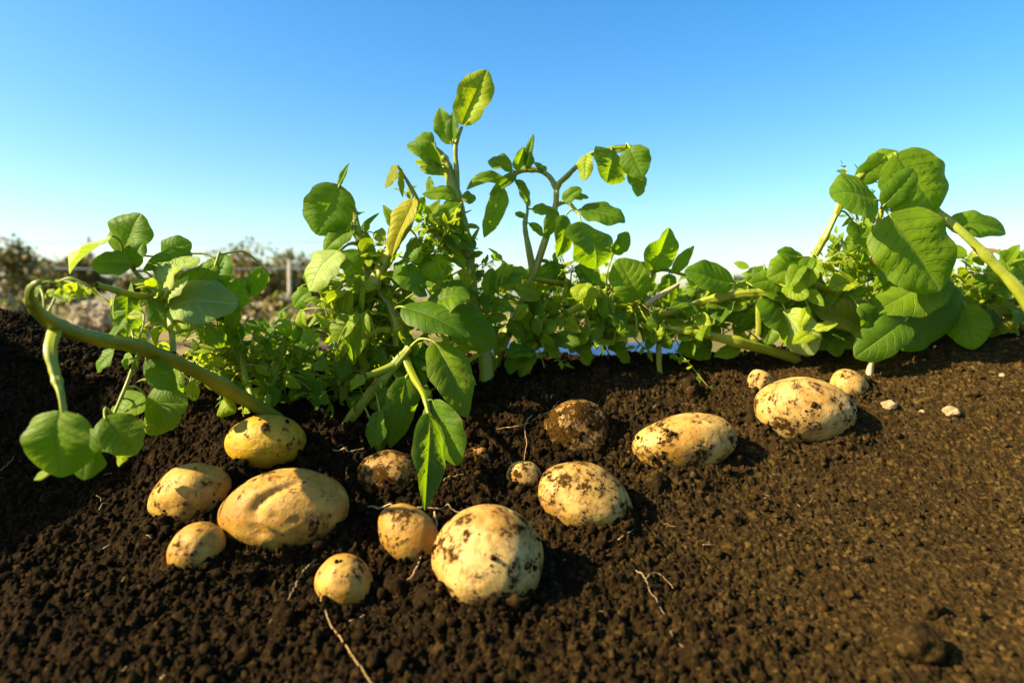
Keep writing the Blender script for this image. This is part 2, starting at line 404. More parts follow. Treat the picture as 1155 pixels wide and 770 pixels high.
potato(321, 577, 73, 50, 7, 'clean', 'large broad brown-yellow potato with a crescent crease across its top', 4, sink=.25, lump=.08, eyes=4,
       feats=((-.18, .2, .12, .07), (-.2, -.05, .11, .06), (-.14, -.2, .08, .05), (-.2, .34, .09, .10), (-.15, .46, .09, .12), (-.06, .56, .09, .12), (.05, .63, .09, .12), (.17, .68, .09, .11), (.29, .71, .09, .09), (.40, .72, .09, .06)))
potato(388, 657, 35, 30, -22, 'clean', 'small round potato with a dark scab, lowest of the left group', 5, sink=.25, feats=((.05, .3, .2, .04),))
potato(462, 602, 41, 31, -38, 'clean', 'half shaded potato behind a thin root, between creased and round ones', 6, sink=.25)
potato(440, 537, 37, 29, 0, 'dirty', 'earth-coated potato in deep shade behind the long hanging leaf', 7, sink=.40, crumbs=260)
potato(550, 630, 64, 61, 0, 'tan', 'big round pale potato with soil patches, nearest the front', 8, sink=.35, lump=.09, eyes=8)
potato(591, 537, 21, 18, -10, 'spot', 'tiny round potato above the gap between the round and oval potatoes', 9, sink=.38, eyes=2)
potato(660, 563, 55, 40, -17, 'spot', 'oval pale potato with black soil spots, right of the big round one', 10, sink=.33)
potato(651, 484, 39, 33, -12, 'dirty', 'lumpy potato caked in dark earth below the middle stems', 11, sink=.38, lump=.2, crumbs=420)
potato(770, 500, 60, 33, 9, 'spot', 'long freckled golden potato alone on the slope right of centre', 12, sink=.35)
potato(905, 465, 56, 40, -9, 'tan', 'large pale potato high on the right slope casting a dark shadow', 13, sink=.35)
potato(858, 433, 14, 17, 20, 'tan', 'small pale potato peeping out behind the large one on the right', 14, sink=.38, eyes=2)
potato(958, 434, 21, 17, -20, 'spot', 'small speckled potato at the crest beside the pale stalk', 15, sink=.41, eyes=3)
potato(540, 514, 12, 12, 0, 'dirty', 'knobbly thumb-sized potato crusted with soil right of the hanging leaf', 16, sink=.41, eyes=2, lump=.3)
# ------------------------------------------------------------------ ground: one sheet out to the horizon
def axis(dense0, dense1, step, lo, hi, k=34):
    d = np.arange(dense0, dense1, step)
    up = dense1 + (np.geomspace(step, hi-dense1+step, k) - step); dn = dense0 - (np.geomspace(step, dense0-lo+step, k) - step)
    return np.unique(np.concatenate([dn, d, up]))
gx = axis(-.96, 1.06, .00105, -700, 700); gy = axis(.43, 1.24, .00105, -8, 900)
GX, GY = np.meshgrid(gx, gy)
GZ = gz(GX, GY)
def crumble(X, Y):
    calm = smooth(.08, .42, X + .25*(perlin(X/.2, Y/.2, 9)))      # the right side is fine and dry
    lumpy = smooth(-.1, .35, perlin(X/.16, Y/.16, 10))
    wx = X + .004*perlin(X/.011, Y/.011, 40); wy = Y + .004*perlin(X/.011, Y/.011, 41)
    wx = wx + .0022*perlin(X/.0042, Y/.0042, 42); wy = wy + .0022*perlin(X/.0042, Y/.0042, 43)
    base = np.maximum(domes(wx+.3, wy, .0105, 22, .22, .7, .9)*(1-.7*calm), domes(wx, wy+.7, .024, 23, .10, .55, .8)*(1-.85*calm)*(.3+.7*lumpy))
    z = .75*base + domes(wx, wy, .0046, 21, .28, .72, 1.15)*(1-.45*calm) + domes(X+.1, Y, .0078, 24, .1, .55, 1.1)*(1-.6*calm)
    z = z + .0030*(1-.4*calm)*perlin(X/.012, Y/.012, 12) + .0016*perlin(X/.0042, Y/.0042, 13)
    # dry cracks in the crust on the right
    cr = np.abs(perlin(X/.09, Y/.07, 14) + .25*perlin(X/.03, Y/.03, 15))
    z = z - .008*calm*smooth(.035, .0, cr)*smooth(.05, .3, perlin(X/.22, Y/.22, 16))
    return z
def collar(X, Y):
    """earth pushed up against the buried flank of each potato"""
    z = np.zeros_like(X)
    for (c, a, b, dd) in POTATOES:
        m = (np.abs(X-c.x) < 2.2*a) & (np.abs(Y-c.y) < 2.2*dd)
        if not m.any(): continue
        x = (X[m]-c.x)/a; y = (Y[m]-c.y)/dd; d = np.sqrt(x*x+y*y); th = np.arctan2(y, x)
        k = .55 + .9*perlin(np.cos(th)*1.6 + c.x*40, np.sin(th)*1.6 + c.y*40, 61)
        z[m] = np.maximum(z[m], np.minimum(.36*b, .020)*k*np.exp(-((d-1.0)/.24)**2))
    return z
msk = (GX > -1.02) & (GX < 1.10) & (GY > .40) & (GY < 1.28)
GZ[msk] += crumble(GX[msk], GY[msk]) + collar(GX[msk], GY[msk])
nx, ny = len(gx), len(gy)
ii = (np.arange(ny-1)[:, None]*nx + np.arange(nx-1)[None, :]).ravel()
me = mesh("ground", np.stack([GX.ravel(), GY.ravel(), GZ.ravel()], 1), np.stack([ii, ii+1, ii+1+nx, ii+nx], 1))
tag(link("ground", me, [M_SOIL]), kind='structure')
def soil_top(x, y):
    return gz(x, y) + crumble(np.asarray(x, float), np.asarray(y, float)) + collar(np.asarray(x, float), np.asarray(y, float))

nC = 24000
cx = rng.uniform(-1.0, 1.05, nC*2); cy = rng.uniform(.42, 1.22, nC*2)
keepm = rng.uniform(size=nC*2) < (1 - .8*smooth(.0, .4, cx + .2*perlin(cx/.2, cy/.2, 9)))*(.35 + .65*smooth(-.25, .35, perlin(cx/.11, cy/.11, 17)))
cx, cy = cx[keepm][:nC], cy[keepm][:nC]
cr = .0011*(1-rng.uniform(size=len(cx)))**-.5; cr = np.clip(cr, .0011, .0055)
cz = soil_top(cx, cy) + cr*rng.uniform(-.1, .6, len(cx))
V, Fa = crumbs_mesh(np.stack([cx, cy, cz], 1), cr)
tag(link("soil_crumbs", mesh("soil_crumbs", V, Fa), [M_SOIL]), 'loose dark brown soil crumbs scattered over the bed', 'soil crumbs', kind='stuff')

# soil pushed up round the potatoes
Pr, Rr = [], []
for (c, a, b, dd) in POTATOES:
    k = int(900*a)
    th = rng.uniform(0, 2*np.pi, k*4); q = rng.uniform(.9, 1.35, k*4)
    x = c.x + np.cos(th)*a*q; y = c.y + np.sin(th)*dd*q*1.1
    r_ = np.clip(.0014*(1-rng.uniform(size=k*4))**-.5, .0014, .006)
    z = soil_top(x, y) + r_*rng.uniform(0, .9, k*4)
    Pr.append(np.stack([x, y, z], 1)); Rr.append(r_)
V, Fa = crumbs_mesh(np.concatenate(Pr), np.concatenate(Rr))
tag(link("soil_crumbs", mesh("soil_crumbs", V, Fa), [M_SOIL]), 'soil crumbs heaped round the feet of the potatoes', 'soil crumbs', kind='stuff')

nB = 260
bx = rng.uniform(-.75, .75, nB); by = rng.uniform(.44, 1.15, nB); br = np.clip(.0045*(1-rng.uniform(size=nB))**-.5, .0045, .014)
kp = rng.uniform(size=nB) < 1 - .85*smooth(.05, .4, bx)
bx, by, br = bx[kp], by[kp], br[kp]
big = []
for q in range(6):
    V0, Fc3 = ICO[3]; big.append(rough(rough(rough(V0, .55, 1.5, q+3), .35, 4.5, q+13), .2, 11, q+23)*rng.uniform(.75, 1.2, 3))
RT = rots(len(bx)); wh = rng.integers(0, 6, len(bx)); cz = soil_top(bx, by) + br*rng.uniform(-.1, .45, len(bx))
V = np.einsum('nij,nvj->nvi', RT, np.stack(big)[wh])*br[:, None, None] + np.stack([bx, by, cz], 1)[:, None]
Fa = (ICO[3][1][None] + (np.arange(len(bx))*len(ICO[3][0]))[:, None, None]).reshape(-1, 3)
tag(link("soil_crumbs", mesh("soil_crumbs", V.reshape(-1, 3), Fa), [M_SOIL]), 'larger irregular lumps among the loose soil crumbs', 'soil crumbs', kind='stuff')

# ------------------------------------------------------------------ clods and pebbles
def clod(u, v, r, label, seed, mat, name='soil_clod', cat='clod', squash=.75, sink=.30, freq=1.7, amp=.5):
    g = ground_hit(u, v); s = g.y/F*r
    V0, Fc = ICO[4]
    Vr = rough(V0, amp, freq, seed); Vr = rough(Vr, amp*.5, freq*3.2, seed+9); Vr = rough(Vr, amp*.25, freq*9, seed+5)
    o = link(name, mesh(name, Vr*np.array([1, .9, squash])*s, Fc), [mat]); o.location = g + Vector((0, 0, s*squash*(1-2*sink)*.5))
    return tag(o, label, cat)
for k, (u, v, r, lab) in enumerate([
    (88, 447, 13, 'rounded brown clod in the shade right of the hanging stem'),
    (112, 432, 12, 'crumbly clod on the left ridge beneath the thick stem'),
    (188, 490, 9, 'small orange-brown clod left of the yellow potato'),
    (1030, 738, 31, 'smooth rounded clod in the lower right corner of the bed'),
    (880, 585, 9, 'little clod below the long freckled potato'),
    (520, 700, 10, 'dark clod below the big round potato'),
    (705, 745, 12, 'dark clod near the lower edge, right of the loose rootlets'),
    (95, 650, 10, 'dark clod on the lower left slope'),
    (250, 720, 11, 'dark clod at the lower edge below the pale root ends'),
    (835, 690, 10, 'brown clod where coarse soil meets the smooth crust'),
    (695, 520, 12, 'crumbly clod between the caked and the oval potatoes'),
    ]):
    tag(clod(u, v, r, lab, k+3, M_SOIL, amp=.22 if r > 20 else .5, sink=-.05 if r > 20 else .2), group='clods on the bed')
M_PEB = plain("pale_stone", (.20, .13, .05), .9, (.36, .26, .12), 90)
for k, (u, v, r, lab) in enumerate([(1003, 459, 8, 'pale tan chip right of the small speckled potato'),
                                    (1072, 467, 9, 'flat pale chip on the smooth right slope, farther right'),
                                    (1040, 466, 4, 'tiny pale chip between the two larger ones'),
                                    (186, 768, 7, 'pale yellow chip at the bottom edge, lower left'),
                                    (1130, 425, 4, 'tiny pale chip near the right edge below the tangle')]):
    tag(clod(u, v, r, lab, k+31, M_PEB, 'stone_chip', 'stone chip', .7, .1, 1.2, .3), group='pale chips on the soil')

# ------------------------------------------------------------------ tubes
def catmull(P, n_):
    P = [np.array(p, float) for p in P]
    P = [2*P[0]-P[1]] + P + [2*P[-1]-P[-2]]
    out = []
    for i in range(1, len(P)-2):
        p0, p1, p2, p3 = P[i-1:i+3]
        for t in np.linspace(0, 1, n_, endpoint=False):
            out.append(.5*((2*p1)+(-p0+p2)*t+(2*p0-5*p1+4*p2-p3)*t*t+(-p0+3*p1-3*p2+p3)*t**3))
    out.append(P[-2]); return np.array(out)
def tube(mb, pts, rad, m=0, sides=8, seg=6, ridge=0.0, wob=0.0):
    Q = catmull([(*p, r) for p, r in zip(pts, rad)], seg)
    C, R = Q[:, :3], np.maximum(Q[:, 3], 1e-4)
    if wob: C = C + rng.normal(size=C.shape)*wob
    T = np.gradient(C, axis=0); T /= np.linalg.norm(T, axis=1)[:, None] + 1e-9
    nrm = np.cross(T[0], [0.3, 0.2, 1.0]); nrm /= np.linalg.norm(nrm) + 1e-9
    th = np.linspace(0, 2*np.pi, sides, endpoint=False)
    V = []; UV = []
    for i in range(len(C)):
        nrm = nrm - T[i]*np.dot(nrm, T[i]); nrm /= np.linalg.norm(nrm) + 1e-9
        bi = np.cross(T[i], nrm)
        rr = R[i]*(1 + ridge*np.cos(3*th + i*.06) + .4*ridge*np.cos(7*th + 1 - i*.04))*(1 + .06*math.sin(i*.9 + 2*math.sin(i*.37)) + (.22*ridge/.12*math.exp(-(((i+5) % 17 - 8)/1.6)**2)))
        V.append(C[i] + np.outer(np.cos(th)*rr, nrm) + np.outer(np.sin(th)*rr, bi))
        UV.append(np.stack([th*0 + .5, th*0 + i/len(C)], 1))
    n0 = len(C); V = np.concatenate(V + [C[:1], C[-1:]]); UV = np.concatenate(UV + [UV[0][:1], UV[-1][:1]])
    Fc = []
    for i in range(n0-1):
        for k in range(sides):
            a = i*sides+k; b = i*sides+(k+1) % sides
            Fc.append((a, b, b+sides, a+sides))
    e0, e1 = n0*sides, n0*sides+1
    for k in range(sides):
        Fc.append((e0, (k+1) % sides, k, k)); Fc.append((e1, (n0-1)*sides+k, (n0-1)*sides+(k+1) % sides, (n0-1)*sides+(k+1) % sides))
    quads = np.array([f for f in Fc if len(set(f)) == 4]); mb.add(V, quads, UV, m)
    return C

def root(name, pts, r, label, cat, mat, lift=.6, wob=0.0003, group='thin roots on the soil'):
    mb = MB()
    P = []
    for (u, v, _z) in catmull([(u, v, 0) for u, v in pts], 5):
        P.append(soil_hit(u, v, r*.9 + .0006))
    Z = np.array([p.z for p in P]); Z = np.maximum(Z, np.convolve(np.pad(Z, 1, 'edge'), [.25, .5, .25], 'valid'))
    for p, z in zip(P, Z): p.z = z
    tube(mb, P, np.linspace(r, r*.5, len(P))*.72, sides=6, seg=3, wob=wob)
    o = mb.build(name, [mat]); c = P[0]
    o.data.transform(Matrix.Translation(-c)); o.location = c
    return tag(o, label, cat, group)
root('root', [(490, 575), (492, 600), (478, 632), (455, 655), (425, 672)], .0019, 'brown root curling down between the half shaded and round potatoes', 'root', M_WOODY)
root('root', [(405, 570), (440, 572), (470, 571), (495, 572), (520, 577)], .0022, 'pale horizontal root just above the half shaded potato', 'root', M_ROOT)
root('root', [(357, 630), (340, 645), (330, 665), (318, 685), (303, 700)], .0014, 'thin pale root trailing left from the scabbed potato', 'root', M_ROOT)
root('root', [(357, 650), (358, 668), (372, 700), (390, 725), (405, 748), (420, 768)], .0014, 'long thin root running to the bottom edge below the scabbed potato', 'root', M_WOODY)
root('root', [(697, 607), (706, 600), (717, 593)], .0014, 'short pale root end at the right of the oval spotted potato', 'root', M_ROOT)
root('root', [(717, 640), (728, 650), (735, 668), (750, 690)], .0011, 'thin rootlet lying on coarse soil right of the big round potato', 'root', M_ROOT)
root('root', [(728, 650), (738, 643), (748, 647), (760, 660)], .0010, 'forked side rootlet joining the thin one right of the big potato', 'root', M_ROOT)
root('root', [(600, 466), (592, 478), (594, 500), (590, 522)], .0012, 'dark root dangling left of the caked potato', 'root', M_WOODY)
root('root', [(560, 482), (585, 478), (615, 468), (640, 455)], .0012, 'slanting root in the shade above the tiny potato', 'root', M_WOODY)
root('root', [(793, 612), (799, 611), (806, 611)], .0009, 'tiny pale fibre below the long freckled potato', 'root', M_ROOT)
root('root', [(500, 540), (512, 535), (523, 532)], .0012, 'short pale fibre right of the hanging leaf tip', 'root', M_ROOT)
root('root', [(376, 506), (392, 508), (410, 504)], .0020, 'whitish root stub in the shade right of the yellow potato', 'root', M_ROOT)
root('root', [(0, 528), (8, 524), (16, 512)], .0010, 'pale fibre at the left edge of the dark soil', 'root', M_ROOT)
mb = MB()
for _ in range(80):
    x, y = rng.uniform(-.6, .35), rng.uniform(.45, 1.12); a_ = rng.uniform(0, 6.28); L = rng.uniform(.004, .015); P = []
    for t in (0, .35, .7, 1):
        px, py = x + math.cos(a_)*L*t + rng.normal()*.1*L, y + math.sin(a_)*L*t + rng.normal()*.1*L
        P.append((px, py, float(soil_top(px, py)) + .0006))
    tube(mb, P, [.0003, .0006, .0005, .0002], sides=5, seg=3)
tag(mb.build('plant_debris', [M_ROOT]), 'fine pale root fibres and straw bits strewn over the soil', 'plant debris', kind='stuff')
mb = MB(); g = ground_hit(980, 423); g2 = at(984, 402, g.y+.004)
tube(mb, [g-Vector((0, 0, .006)), (g+g2)/2, g2], [.0045, .0042, .0040], sides=8, ridge=.15)
o = mb.build('plant_stalk', [M_STRAW]); o.data.transform(Matrix.Translation(-g)); o.location = g
tag(o, 'short pale cut stalk standing upright beside the small speckled potato', 'stalk')

# ------------------------------------------------------------------ leaves
HINT = {'b': (-.50, -.72, .48), 'm': (-.05, -.95, .30), 'd': (.50, -.70, .50), 't': (.62, -.78, -.05), 'u': (-.1, -.45, .88), 'l': (-.8, -.45, .2), 's': (-.55, -.66, .52)}
def leaf_grid(ns, ntt):
    s = np.linspace(-1, 1, ns); t = np.linspace(0, 1, ntt)
    S, Tt = np.meshgrid(s, t); S = S.ravel(); Tt = Tt.ravel()
    k = (np.arange(ntt-1)[:, None]*ns + np.arange(ns-1)[None, :]).ravel()
    Fc = np.stack([k, k+1, k+1+ns, k+ns], 1)
    return S, Tt, Fc, np.stack([S*.5+.5, Tt], 1)
BIGG = leaf_grid(17, 22); SML = leaf_grid(5, 7)
def leaf_local(grid, L, W, fold, droop, seed, quilt=1.0):
    """x across, y along (0..L), z = upper side; chord runs from base to tip"""
    S, T, Fc, UV = grid
    rs = np.random.default_rng(seed)
    T2 = .004 + .992*T
    pa, pb = (.46, .58) if W > .55*L else (.52, .80)
    pk = pa/(pa+pb); prof = (T2**pa)*((1-T2)**pb)/((pk**pa)*((1-pk)**pb))
    prof = prof*(1 - .35*np.clip((T2-.80)/.2, 0, 1)*(1-np.clip((T2-.80)/.2, 0, 1)))
    prof *= 1 + .05*np.sin(T*9 + rs.uniform(0, 6)) + .03*np.sin(T*23 + rs.uniform(0, 6))
    hw = W/2*prof
    ta = np.linspace(0, 1, 60)
    th = droop*(ta-.5)*1.0 + .25*droop*np.sin(ta*6 + seed)
    cy = np.concatenate([[0], np.cumsum(np.cos(th[:-1]))])/59; cz = np.concatenate([[0], -np.cumsum(np.sin(th[:-1]))])/59
    a = math.atan2(cz[-1], cy[-1]); ln = math.hypot(cy[-1], cz[-1])
    yy = (cy*math.cos(a)+cz*math.sin(a))/ln; zz = (-cy*math.sin(a)+cz*math.cos(a))/ln
    y = np.interp(T, ta, yy)*L; z = np.interp(T, ta, zz)*L
    fa = fold*(.75 + .4*np.sin(T*3 + rs.uniform(0, 6)))
    sx = np.abs(S)
    x = S*hw*np.cos(fa*.9); z = z + sx*hw*np.sin(fa) - .22*(sx**2)*hw*(1.0 + .5*np.sin(T*5+rs.uniform(0, 6)))
    # blades cup between the side veins; the margin waves
    k = (T - .20*sx**1.25)*7.5
    z = z + quilt*.055*W*np.abs(np.sin(math.pi*k))*np.sin(math.pi*np.clip(sx, 0, 1))**.7*np.sin(math.pi*T)
    ph = rs.uniform(0, 6, 2)
    z = z + quilt*.05*W*(sx**2)*np.sin(T*13 + np.where(S > 0, ph[0], ph[1]))*np.sin(math.pi*T)
    tw_ = rs.uniform(-.25, .25)*(T-.3)
    x, z = x*np.cos(tw_) - z*np.sin(tw_)*.0 , z + x*np.sin(tw_)
    return np.stack([x, y, z], 1), Fc, UV

class Plant:
    def __init__(s, base_uvY, label, group='potato plants on the ridge'):
        s.base = at(*base_uvY); s.o = tag(empty('potato_plant', s.base), label, 'potato plant', group)
        s.curves = []; s.fill = MB(); s.filly = MB(); s.n = 0
    def stem(s, pts, mat=None, name='stem', ridge=.12, label=None):
        mb = MB(); P = [at(u, v, Y) for (u, v, Y, r) in pts]; R = [r*Y/F for (u, v, Y, r) in pts]
        big = max(R) > .004
        C = tube(mb, P, R, sides=22 if big else 8, seg=9, ridge=ridge if big else 0.06)
        # swollen joints
        o = mb.build(name, [mat or M_STEM], s.o); o.data.transform(Matrix.Translation(-s.base))
        if label: o['label'] = label
        s.curves.append(C); return o
    def leaf(s, bu, bv, tu, tv, w_, Y, dY=0.0, hint='m', fold=.35, droop=.7, mat=None, pet=True, name='leaf'):
        s.n += 1
        a = at(bu, bv, Y); b = at(tu, tv, Y+dY); ax = b-a; L = ax.length; ax.normalize()
        nv = Vector(HINT[hint]) + Vector(rng.normal(size=3)*.10); nv = (nv - ax*nv.dot(ax)).normalized()
        side = ax.cross(nv)
        view = ((a+b)/2 - Vector((0, 0, HC))).normalized()
        # the blade's width as it appears
        perp = ax.cross(view).normalized(); fac = max(.5, abs(side.dot(perp)))
        W = w_*(Y+dY*.5)/F/fac/math.cos(min(fold, .9)*.75)
        V, Fc, UV = leaf_local(BIGG, L, W, fold, droop, s.n*13+7)
        Rm = np.array([side, ax, nv])            # rows: x,y,z axes
        mb = MB(); mb.add(V @ Rm + np.array(a), Fc, UV, 0)
        if pet:
            C = np.concatenate(s.curves); d = np.linalg.norm(C-np.array(a), axis=1); k = int(np.argmin(d))
            if .004 < d[k] < .14:
                p0 = Vector(C[k]); mid = (p0+a)/2 + Vector((0, 0, .10*d[k])) - ax*.12*d[k]
                r = min(.0016, .0008 + L*.010)
                tube(mb, [p0, mid, a, a+ax*L*.12], [r*1.25, r, r*.9, r*.5], m=1, sides=6, seg=5)
        o = mb.build(name, [mat or M_LEAF, M_STEM], s.o); o.data.transform(Matrix.Translation(-s.base))
        return o
    def scatter(s, u, v, ru, rv, Y, sY, n_, smin, smax, young=.45, up=.55):
        """small side shoots: a thin stalk with leaflets set along it"""
        for _ in range(int(n_*.55)):
            q = rng.uniform(0, 1)**.5; th = rng.uniform(0, 2*math.pi)
            p = np.array(at(u + ru*q*math.cos(th), v + rv*q*math.sin(th), Y + rng.uniform(-sY, sY)))
            if p[2] < float(gz(p[0], p[1])) + .012: continue
            main = rng.normal(size=3)*np.array([.6, .6, .45]) + np.array([0, 0, up]); main /= np.linalg.norm(main)
            k = int(rng.integers(3, 8)); mb = s.filly if rng.uniform() < young + .25 else s.fill
            big = 1.22*rng.uniform(smin, smax)*Y/F; Ls = big*rng.uniform(.9, 2.0)
            bend = rng.normal(size=3)*.3; bend[2] -= .25
            pts = [p + main*Ls*t + bend*Ls*t*t for t in (0, .5, 1)]
            r0 = .0005 + big*.018
            tube(mb, [pts[0] - main*Ls*.35, *pts], [r0*1.25, r0, r0*.8, r0*.4], sides=5, seg=3, m=1)
            for j in range(k):
                t = .1 + .9*j/(k-1); pp = p + main*Ls*t + bend*Ls*t*t
                L = big*rng.uniform(.55, 1.1); W = L*rng.uniform(.34, .66)
                out = rng.normal(size=3); out -= main*out.dot(main); out /= np.linalg.norm(out)
                ax = out*(1.0 if j < k-1 else .25) + main*rng.uniform(.2, 1.0) + np.array([0, 0, -.25]); ax /= np.linalg.norm(ax)
                nv = rng.normal(size=3)*.5 + np.array([-.25, -.35, .8]); nv -= ax*nv.dot(ax); nv /= np.linalg.norm(nv)
                side = np.cross(ax, nv)
                V, Fc, UV = leaf_local(SML, L, W, rng.uniform(.15, .7), rng.uniform(-.1, 1.5), int(rng.integers(0, 9999)), .6)
                mb.add(V @ np.array([side, ax, nv]) + pp, Fc, UV, 0)
    def leaves(s, u, v, ru, rv, Y, sY, n_, wmin, wmax, young=.3):
        for _ in range(n_):
            q = rng.uniform(0, 1)**.5; th = rng.uniform(0, 2*math.pi)
            bu, bv, y = u + ru*q*math.cos(th), v + rv*q*math.sin(th), Y + rng.uniform(-sY, sY)
            L = rng.uniform(wmin, wmax)*1.5; an = rng.normal(1.3, 1.0)            # mostly hanging outwards
            tu, tv = bu + L*math.cos(an)*(1 if rng.uniform() < .5 else -1), bv + L*math.sin(an)*.9
            dy = rng.uniform(-.03, .01); p = at(tu, tv, y + dy)
            if p.z < float(gz(p.x, p.y)) + .006: tv = bv - rng.uniform(.1, .5)*L
            p = at(bu, bv, y)
            if p.z < float(gz(p.x, p.y)) + .012: continue
            s.leaf(bu, bv, tu, tv, L/1.5*rng.uniform(.62, 1.05), y, dy, 'bbbmltl'[int(rng.integers(0, 7))], rng.uniform(.2, .6), rng.uniform(.3, 1.2), M_YOUNG if rng.uniform() < young + .15 else None)
    def done(s):
        for mb, mt, nm in ((s.fill, M_LEAF, 'foliage'), (s.filly, M_YOUNG, 'young_foliage')):
            if mb.n:
                o = mb.build(nm, [mt, M_STEM], s.o); o.data.transform(Matrix.Translation(-s.base)); o['kind'] = 'stuff'

# ---- A: plant with the thick stem fallen towards the camera on the left
A = Plant((312, 472, .86), 'potato plant with a thick olive stem fallen to the left over the yellow potato')
A.stem([(318, 476, .875, 5.7), (296, 461, .855, 7.0), (262, 441, .82, 7.7), (215, 415, .77, 7.7), (160, 392, .72, 7.7), (110, 382, .67, 7.7), (72, 371, .63, 7.7), (46, 354, .60, 7.0), (35, 338, .585, 5.5), (35, 325, .58, 3.7), (46, 318, .58, 2.2), (66, 319, .60, 1.1)], M_STEM_OLD)
A.stem([(64, 370, .625, 6.0), (57, 395, .60, 6.0), (63, 425, .59, 4.9), (69, 447, .58, 3.8), (73, 475, .575, 3.0)])
A.stem([(298, 464, .87, 4.0), (306, 432, .90, 4.0), (316, 400, .93, 4.0), (322, 380, .94, 3.2)])
A.stem([(284, 448, .86, 3.2), (276, 420, .88, 3.2), (272, 395, .90, 2.4)])
A.stem([(196, 398, .75, 3), (192, 362, .78, 3.5), (182, 338, .80, 3.5), (150, 333, .76, 4), (108, 321, .70, 3)])
A.stem([(184, 340, .80, 3), (210, 325, .83, 3), (240, 312, .85, 2)])
A.stem([(180, 335, .80, 3), (160, 315, .81, 2.5), (143, 295, .82, 2), (135, 287, .83, 2)])
A.stem([(236, 318, .84, 2.5), (243, 300, .84, 2), (248, 284, .84, 1.5)])
A.stem([(160, 392, .72, 3), (150, 415, .72, 2.5), (140, 440, .71, 2), (128, 468, .70, 2)])
for a in [
    (137, 289, 159, 241, 41, .83, .0, 'm', .25, .4), (126, 266, 79, 309, 24, .80, -.02, 's', .5, .4, M_SUNLIT), (148, 297, 103, 299, 27, .80, -.02, 'd', .3, .5),
    (150, 301, 162, 273, 20, .81, .0, 'm', .3, .6), (217, 286, 161, 305, 20, .84, -.02, 'd', .4, .5), (183, 290, 216, 274, 26, .86, .0, 'd', .4, .8),
    (180, 338, 224, 290, 40, .80, .02, 's', .35, .5, M_SUNLIT), (189, 340, 213, 311, 19, .78, .0, 's', .3, .5, M_SUNLIT), (189, 347, 269, 343, 48, .79, .01, 's', .3, .6, M_SUNLIT),
    (205, 335, 246, 296, 30, .83, .01, 'd', .3, .5), (240, 325, 254, 287, 32, .86, .02, 'm', .3, .6), (246, 345, 281, 318, 34, .87, .01, 'd', .3, .6),
    (297, 302, 283, 334, 22, .88, .0, 'd', .3, .6), (144, 333, 142, 380, 31, .76, -.02, 't', .25, .7), (170, 338, 188, 374, 22, .78, .0, 't', .3, .8),
    (128, 396, 110, 419, 15, .70, .0, 'b', .3, .6), (147, 398, 141, 417, 15, .71, .0, 'b', .3, .6), (155, 400, 158, 418, 11, .71, .0, 'l', .3, .6),
    (165, 405, 199, 440, 28, .73, .0, 'm', .4, .6), (188, 412, 198, 443, 13, .74, .0, 'b', .4, .6, M_YOUNG),
    (163, 446, 131, 488, 34, .73, -.01, 'b', .45, .7), (163, 458, 212, 455, 44, .74, .0, 'd', .25, .6), (162, 480, 205, 470, 30, .75, .0, 'd', .2, .4),
    (68, 463, 68, 538, 67, .575, .0, 'm', .22, .5), (102, 482, 95, 541, 36, .61, -.01, 'm', .4, .6), (118, 470, 154, 512, 50, .66, .0, 'd', .25, .6),
    (140, 497, 134, 526, 20, .68, -.01, 'b', .4, .5, M_YOUNG), (60, 528, 38, 541, 9, .58, .0, 'b', .3, .4, M_YOUNG),
    (262, 360, 268, 392, 20, .88, .0, 'm', .4, .6), (236, 366, 250, 392, 20, .84, 0, 'd', .3, .6), (212, 372, 196, 384, 14, .80, .0, 'b', .3, .5, M_YOUNG),
    (325, 380, 318, 350, 16, .94, .0, 'm', .3, .6), (330, 385, 348, 368, 18, .95, .0, 'b', .3, .5)]:
    A.leaf(*a)
for q in [(278, 420, 62, 40, .93, .04, 75, 10, 22), (232, 388, 46, 18, .86, .03, 26, 10, 22), (160, 345, 42, 16, .82, .04, 14, 10, 20, .5, .9), (205, 345, 60, 24, .9, .04, 26, 12, 24, .2), (195, 440, 30, 20, .82, .03, 5, 10, 18), (282, 458, 16, 8, .86, .01, 6, 8, 13, .8), (255, 425, 60, 36, .95, .05, 45, 11, 24, .5), (66, 322, 26, 6, .6, .01, 4, 7, 12, .9)]:
    A.scatter(*q)
A.leaves(72, 326, 34, 10, .61, .02, 8, 9, 14, .5); A.leaves(150, 360, 60, 16, .74, .03, 7, 12, 18, .4); A.leaves(270, 410, 60, 34, .92, .03, 16, 12, 19); A.leaves(215, 345, 50, 26, .88, .03, 8, 16, 24); A.leaves(195, 425, 34, 20, .80, .03, 6, 12, 18)
A.done()

# ---- B: near plant left of centre
B = Plant((388, 482, .92), 'near potato plant left of centre with yellow-green stems and a long drooping leaf')
B.stem([(394, 482, .93, 4.4), (388, 445, .93, 5.1), (394, 402, .92, 5.1), (406, 366, .92, 6.7), (420, 325, .92, 7.0), (440, 284, .92, 6.7), (457, 256, .91, 5.9), (466, 236, .91, 5.1), (468, 222, .91, 3.0), (459, 204, .91, 1.8), (448, 187, .91, 1.4)])
B.stem([(382, 492, .89, 4.0), (400, 466, .885, 6.0), (425, 435, .88, 6.0), (446, 411, .88, 5.6), (462, 392, .885, 4.0)])
B.stem([(420, 328, .93, 4), (412, 292, .93, 4.5), (404, 266, .93, 4), (399, 238, .93, 3.5), (389, 217, .93, 2.5), (380, 209, .93, 2)])
B.stem([(374, 476, .94, 3.4), (382, 432, .94, 4.2), (386, 400, .94, 4.7), (396, 365, .93, 3.4)])
B.stem([(446, 412, .88, 5), (425, 420, .87, 4), (412, 424, .86, 4)], ridge=.05)
B.stem([(455, 400, .89, 4), (466, 425, .86, 4), (478, 446, .80, 3), (484, 470, .77, 2.5)])
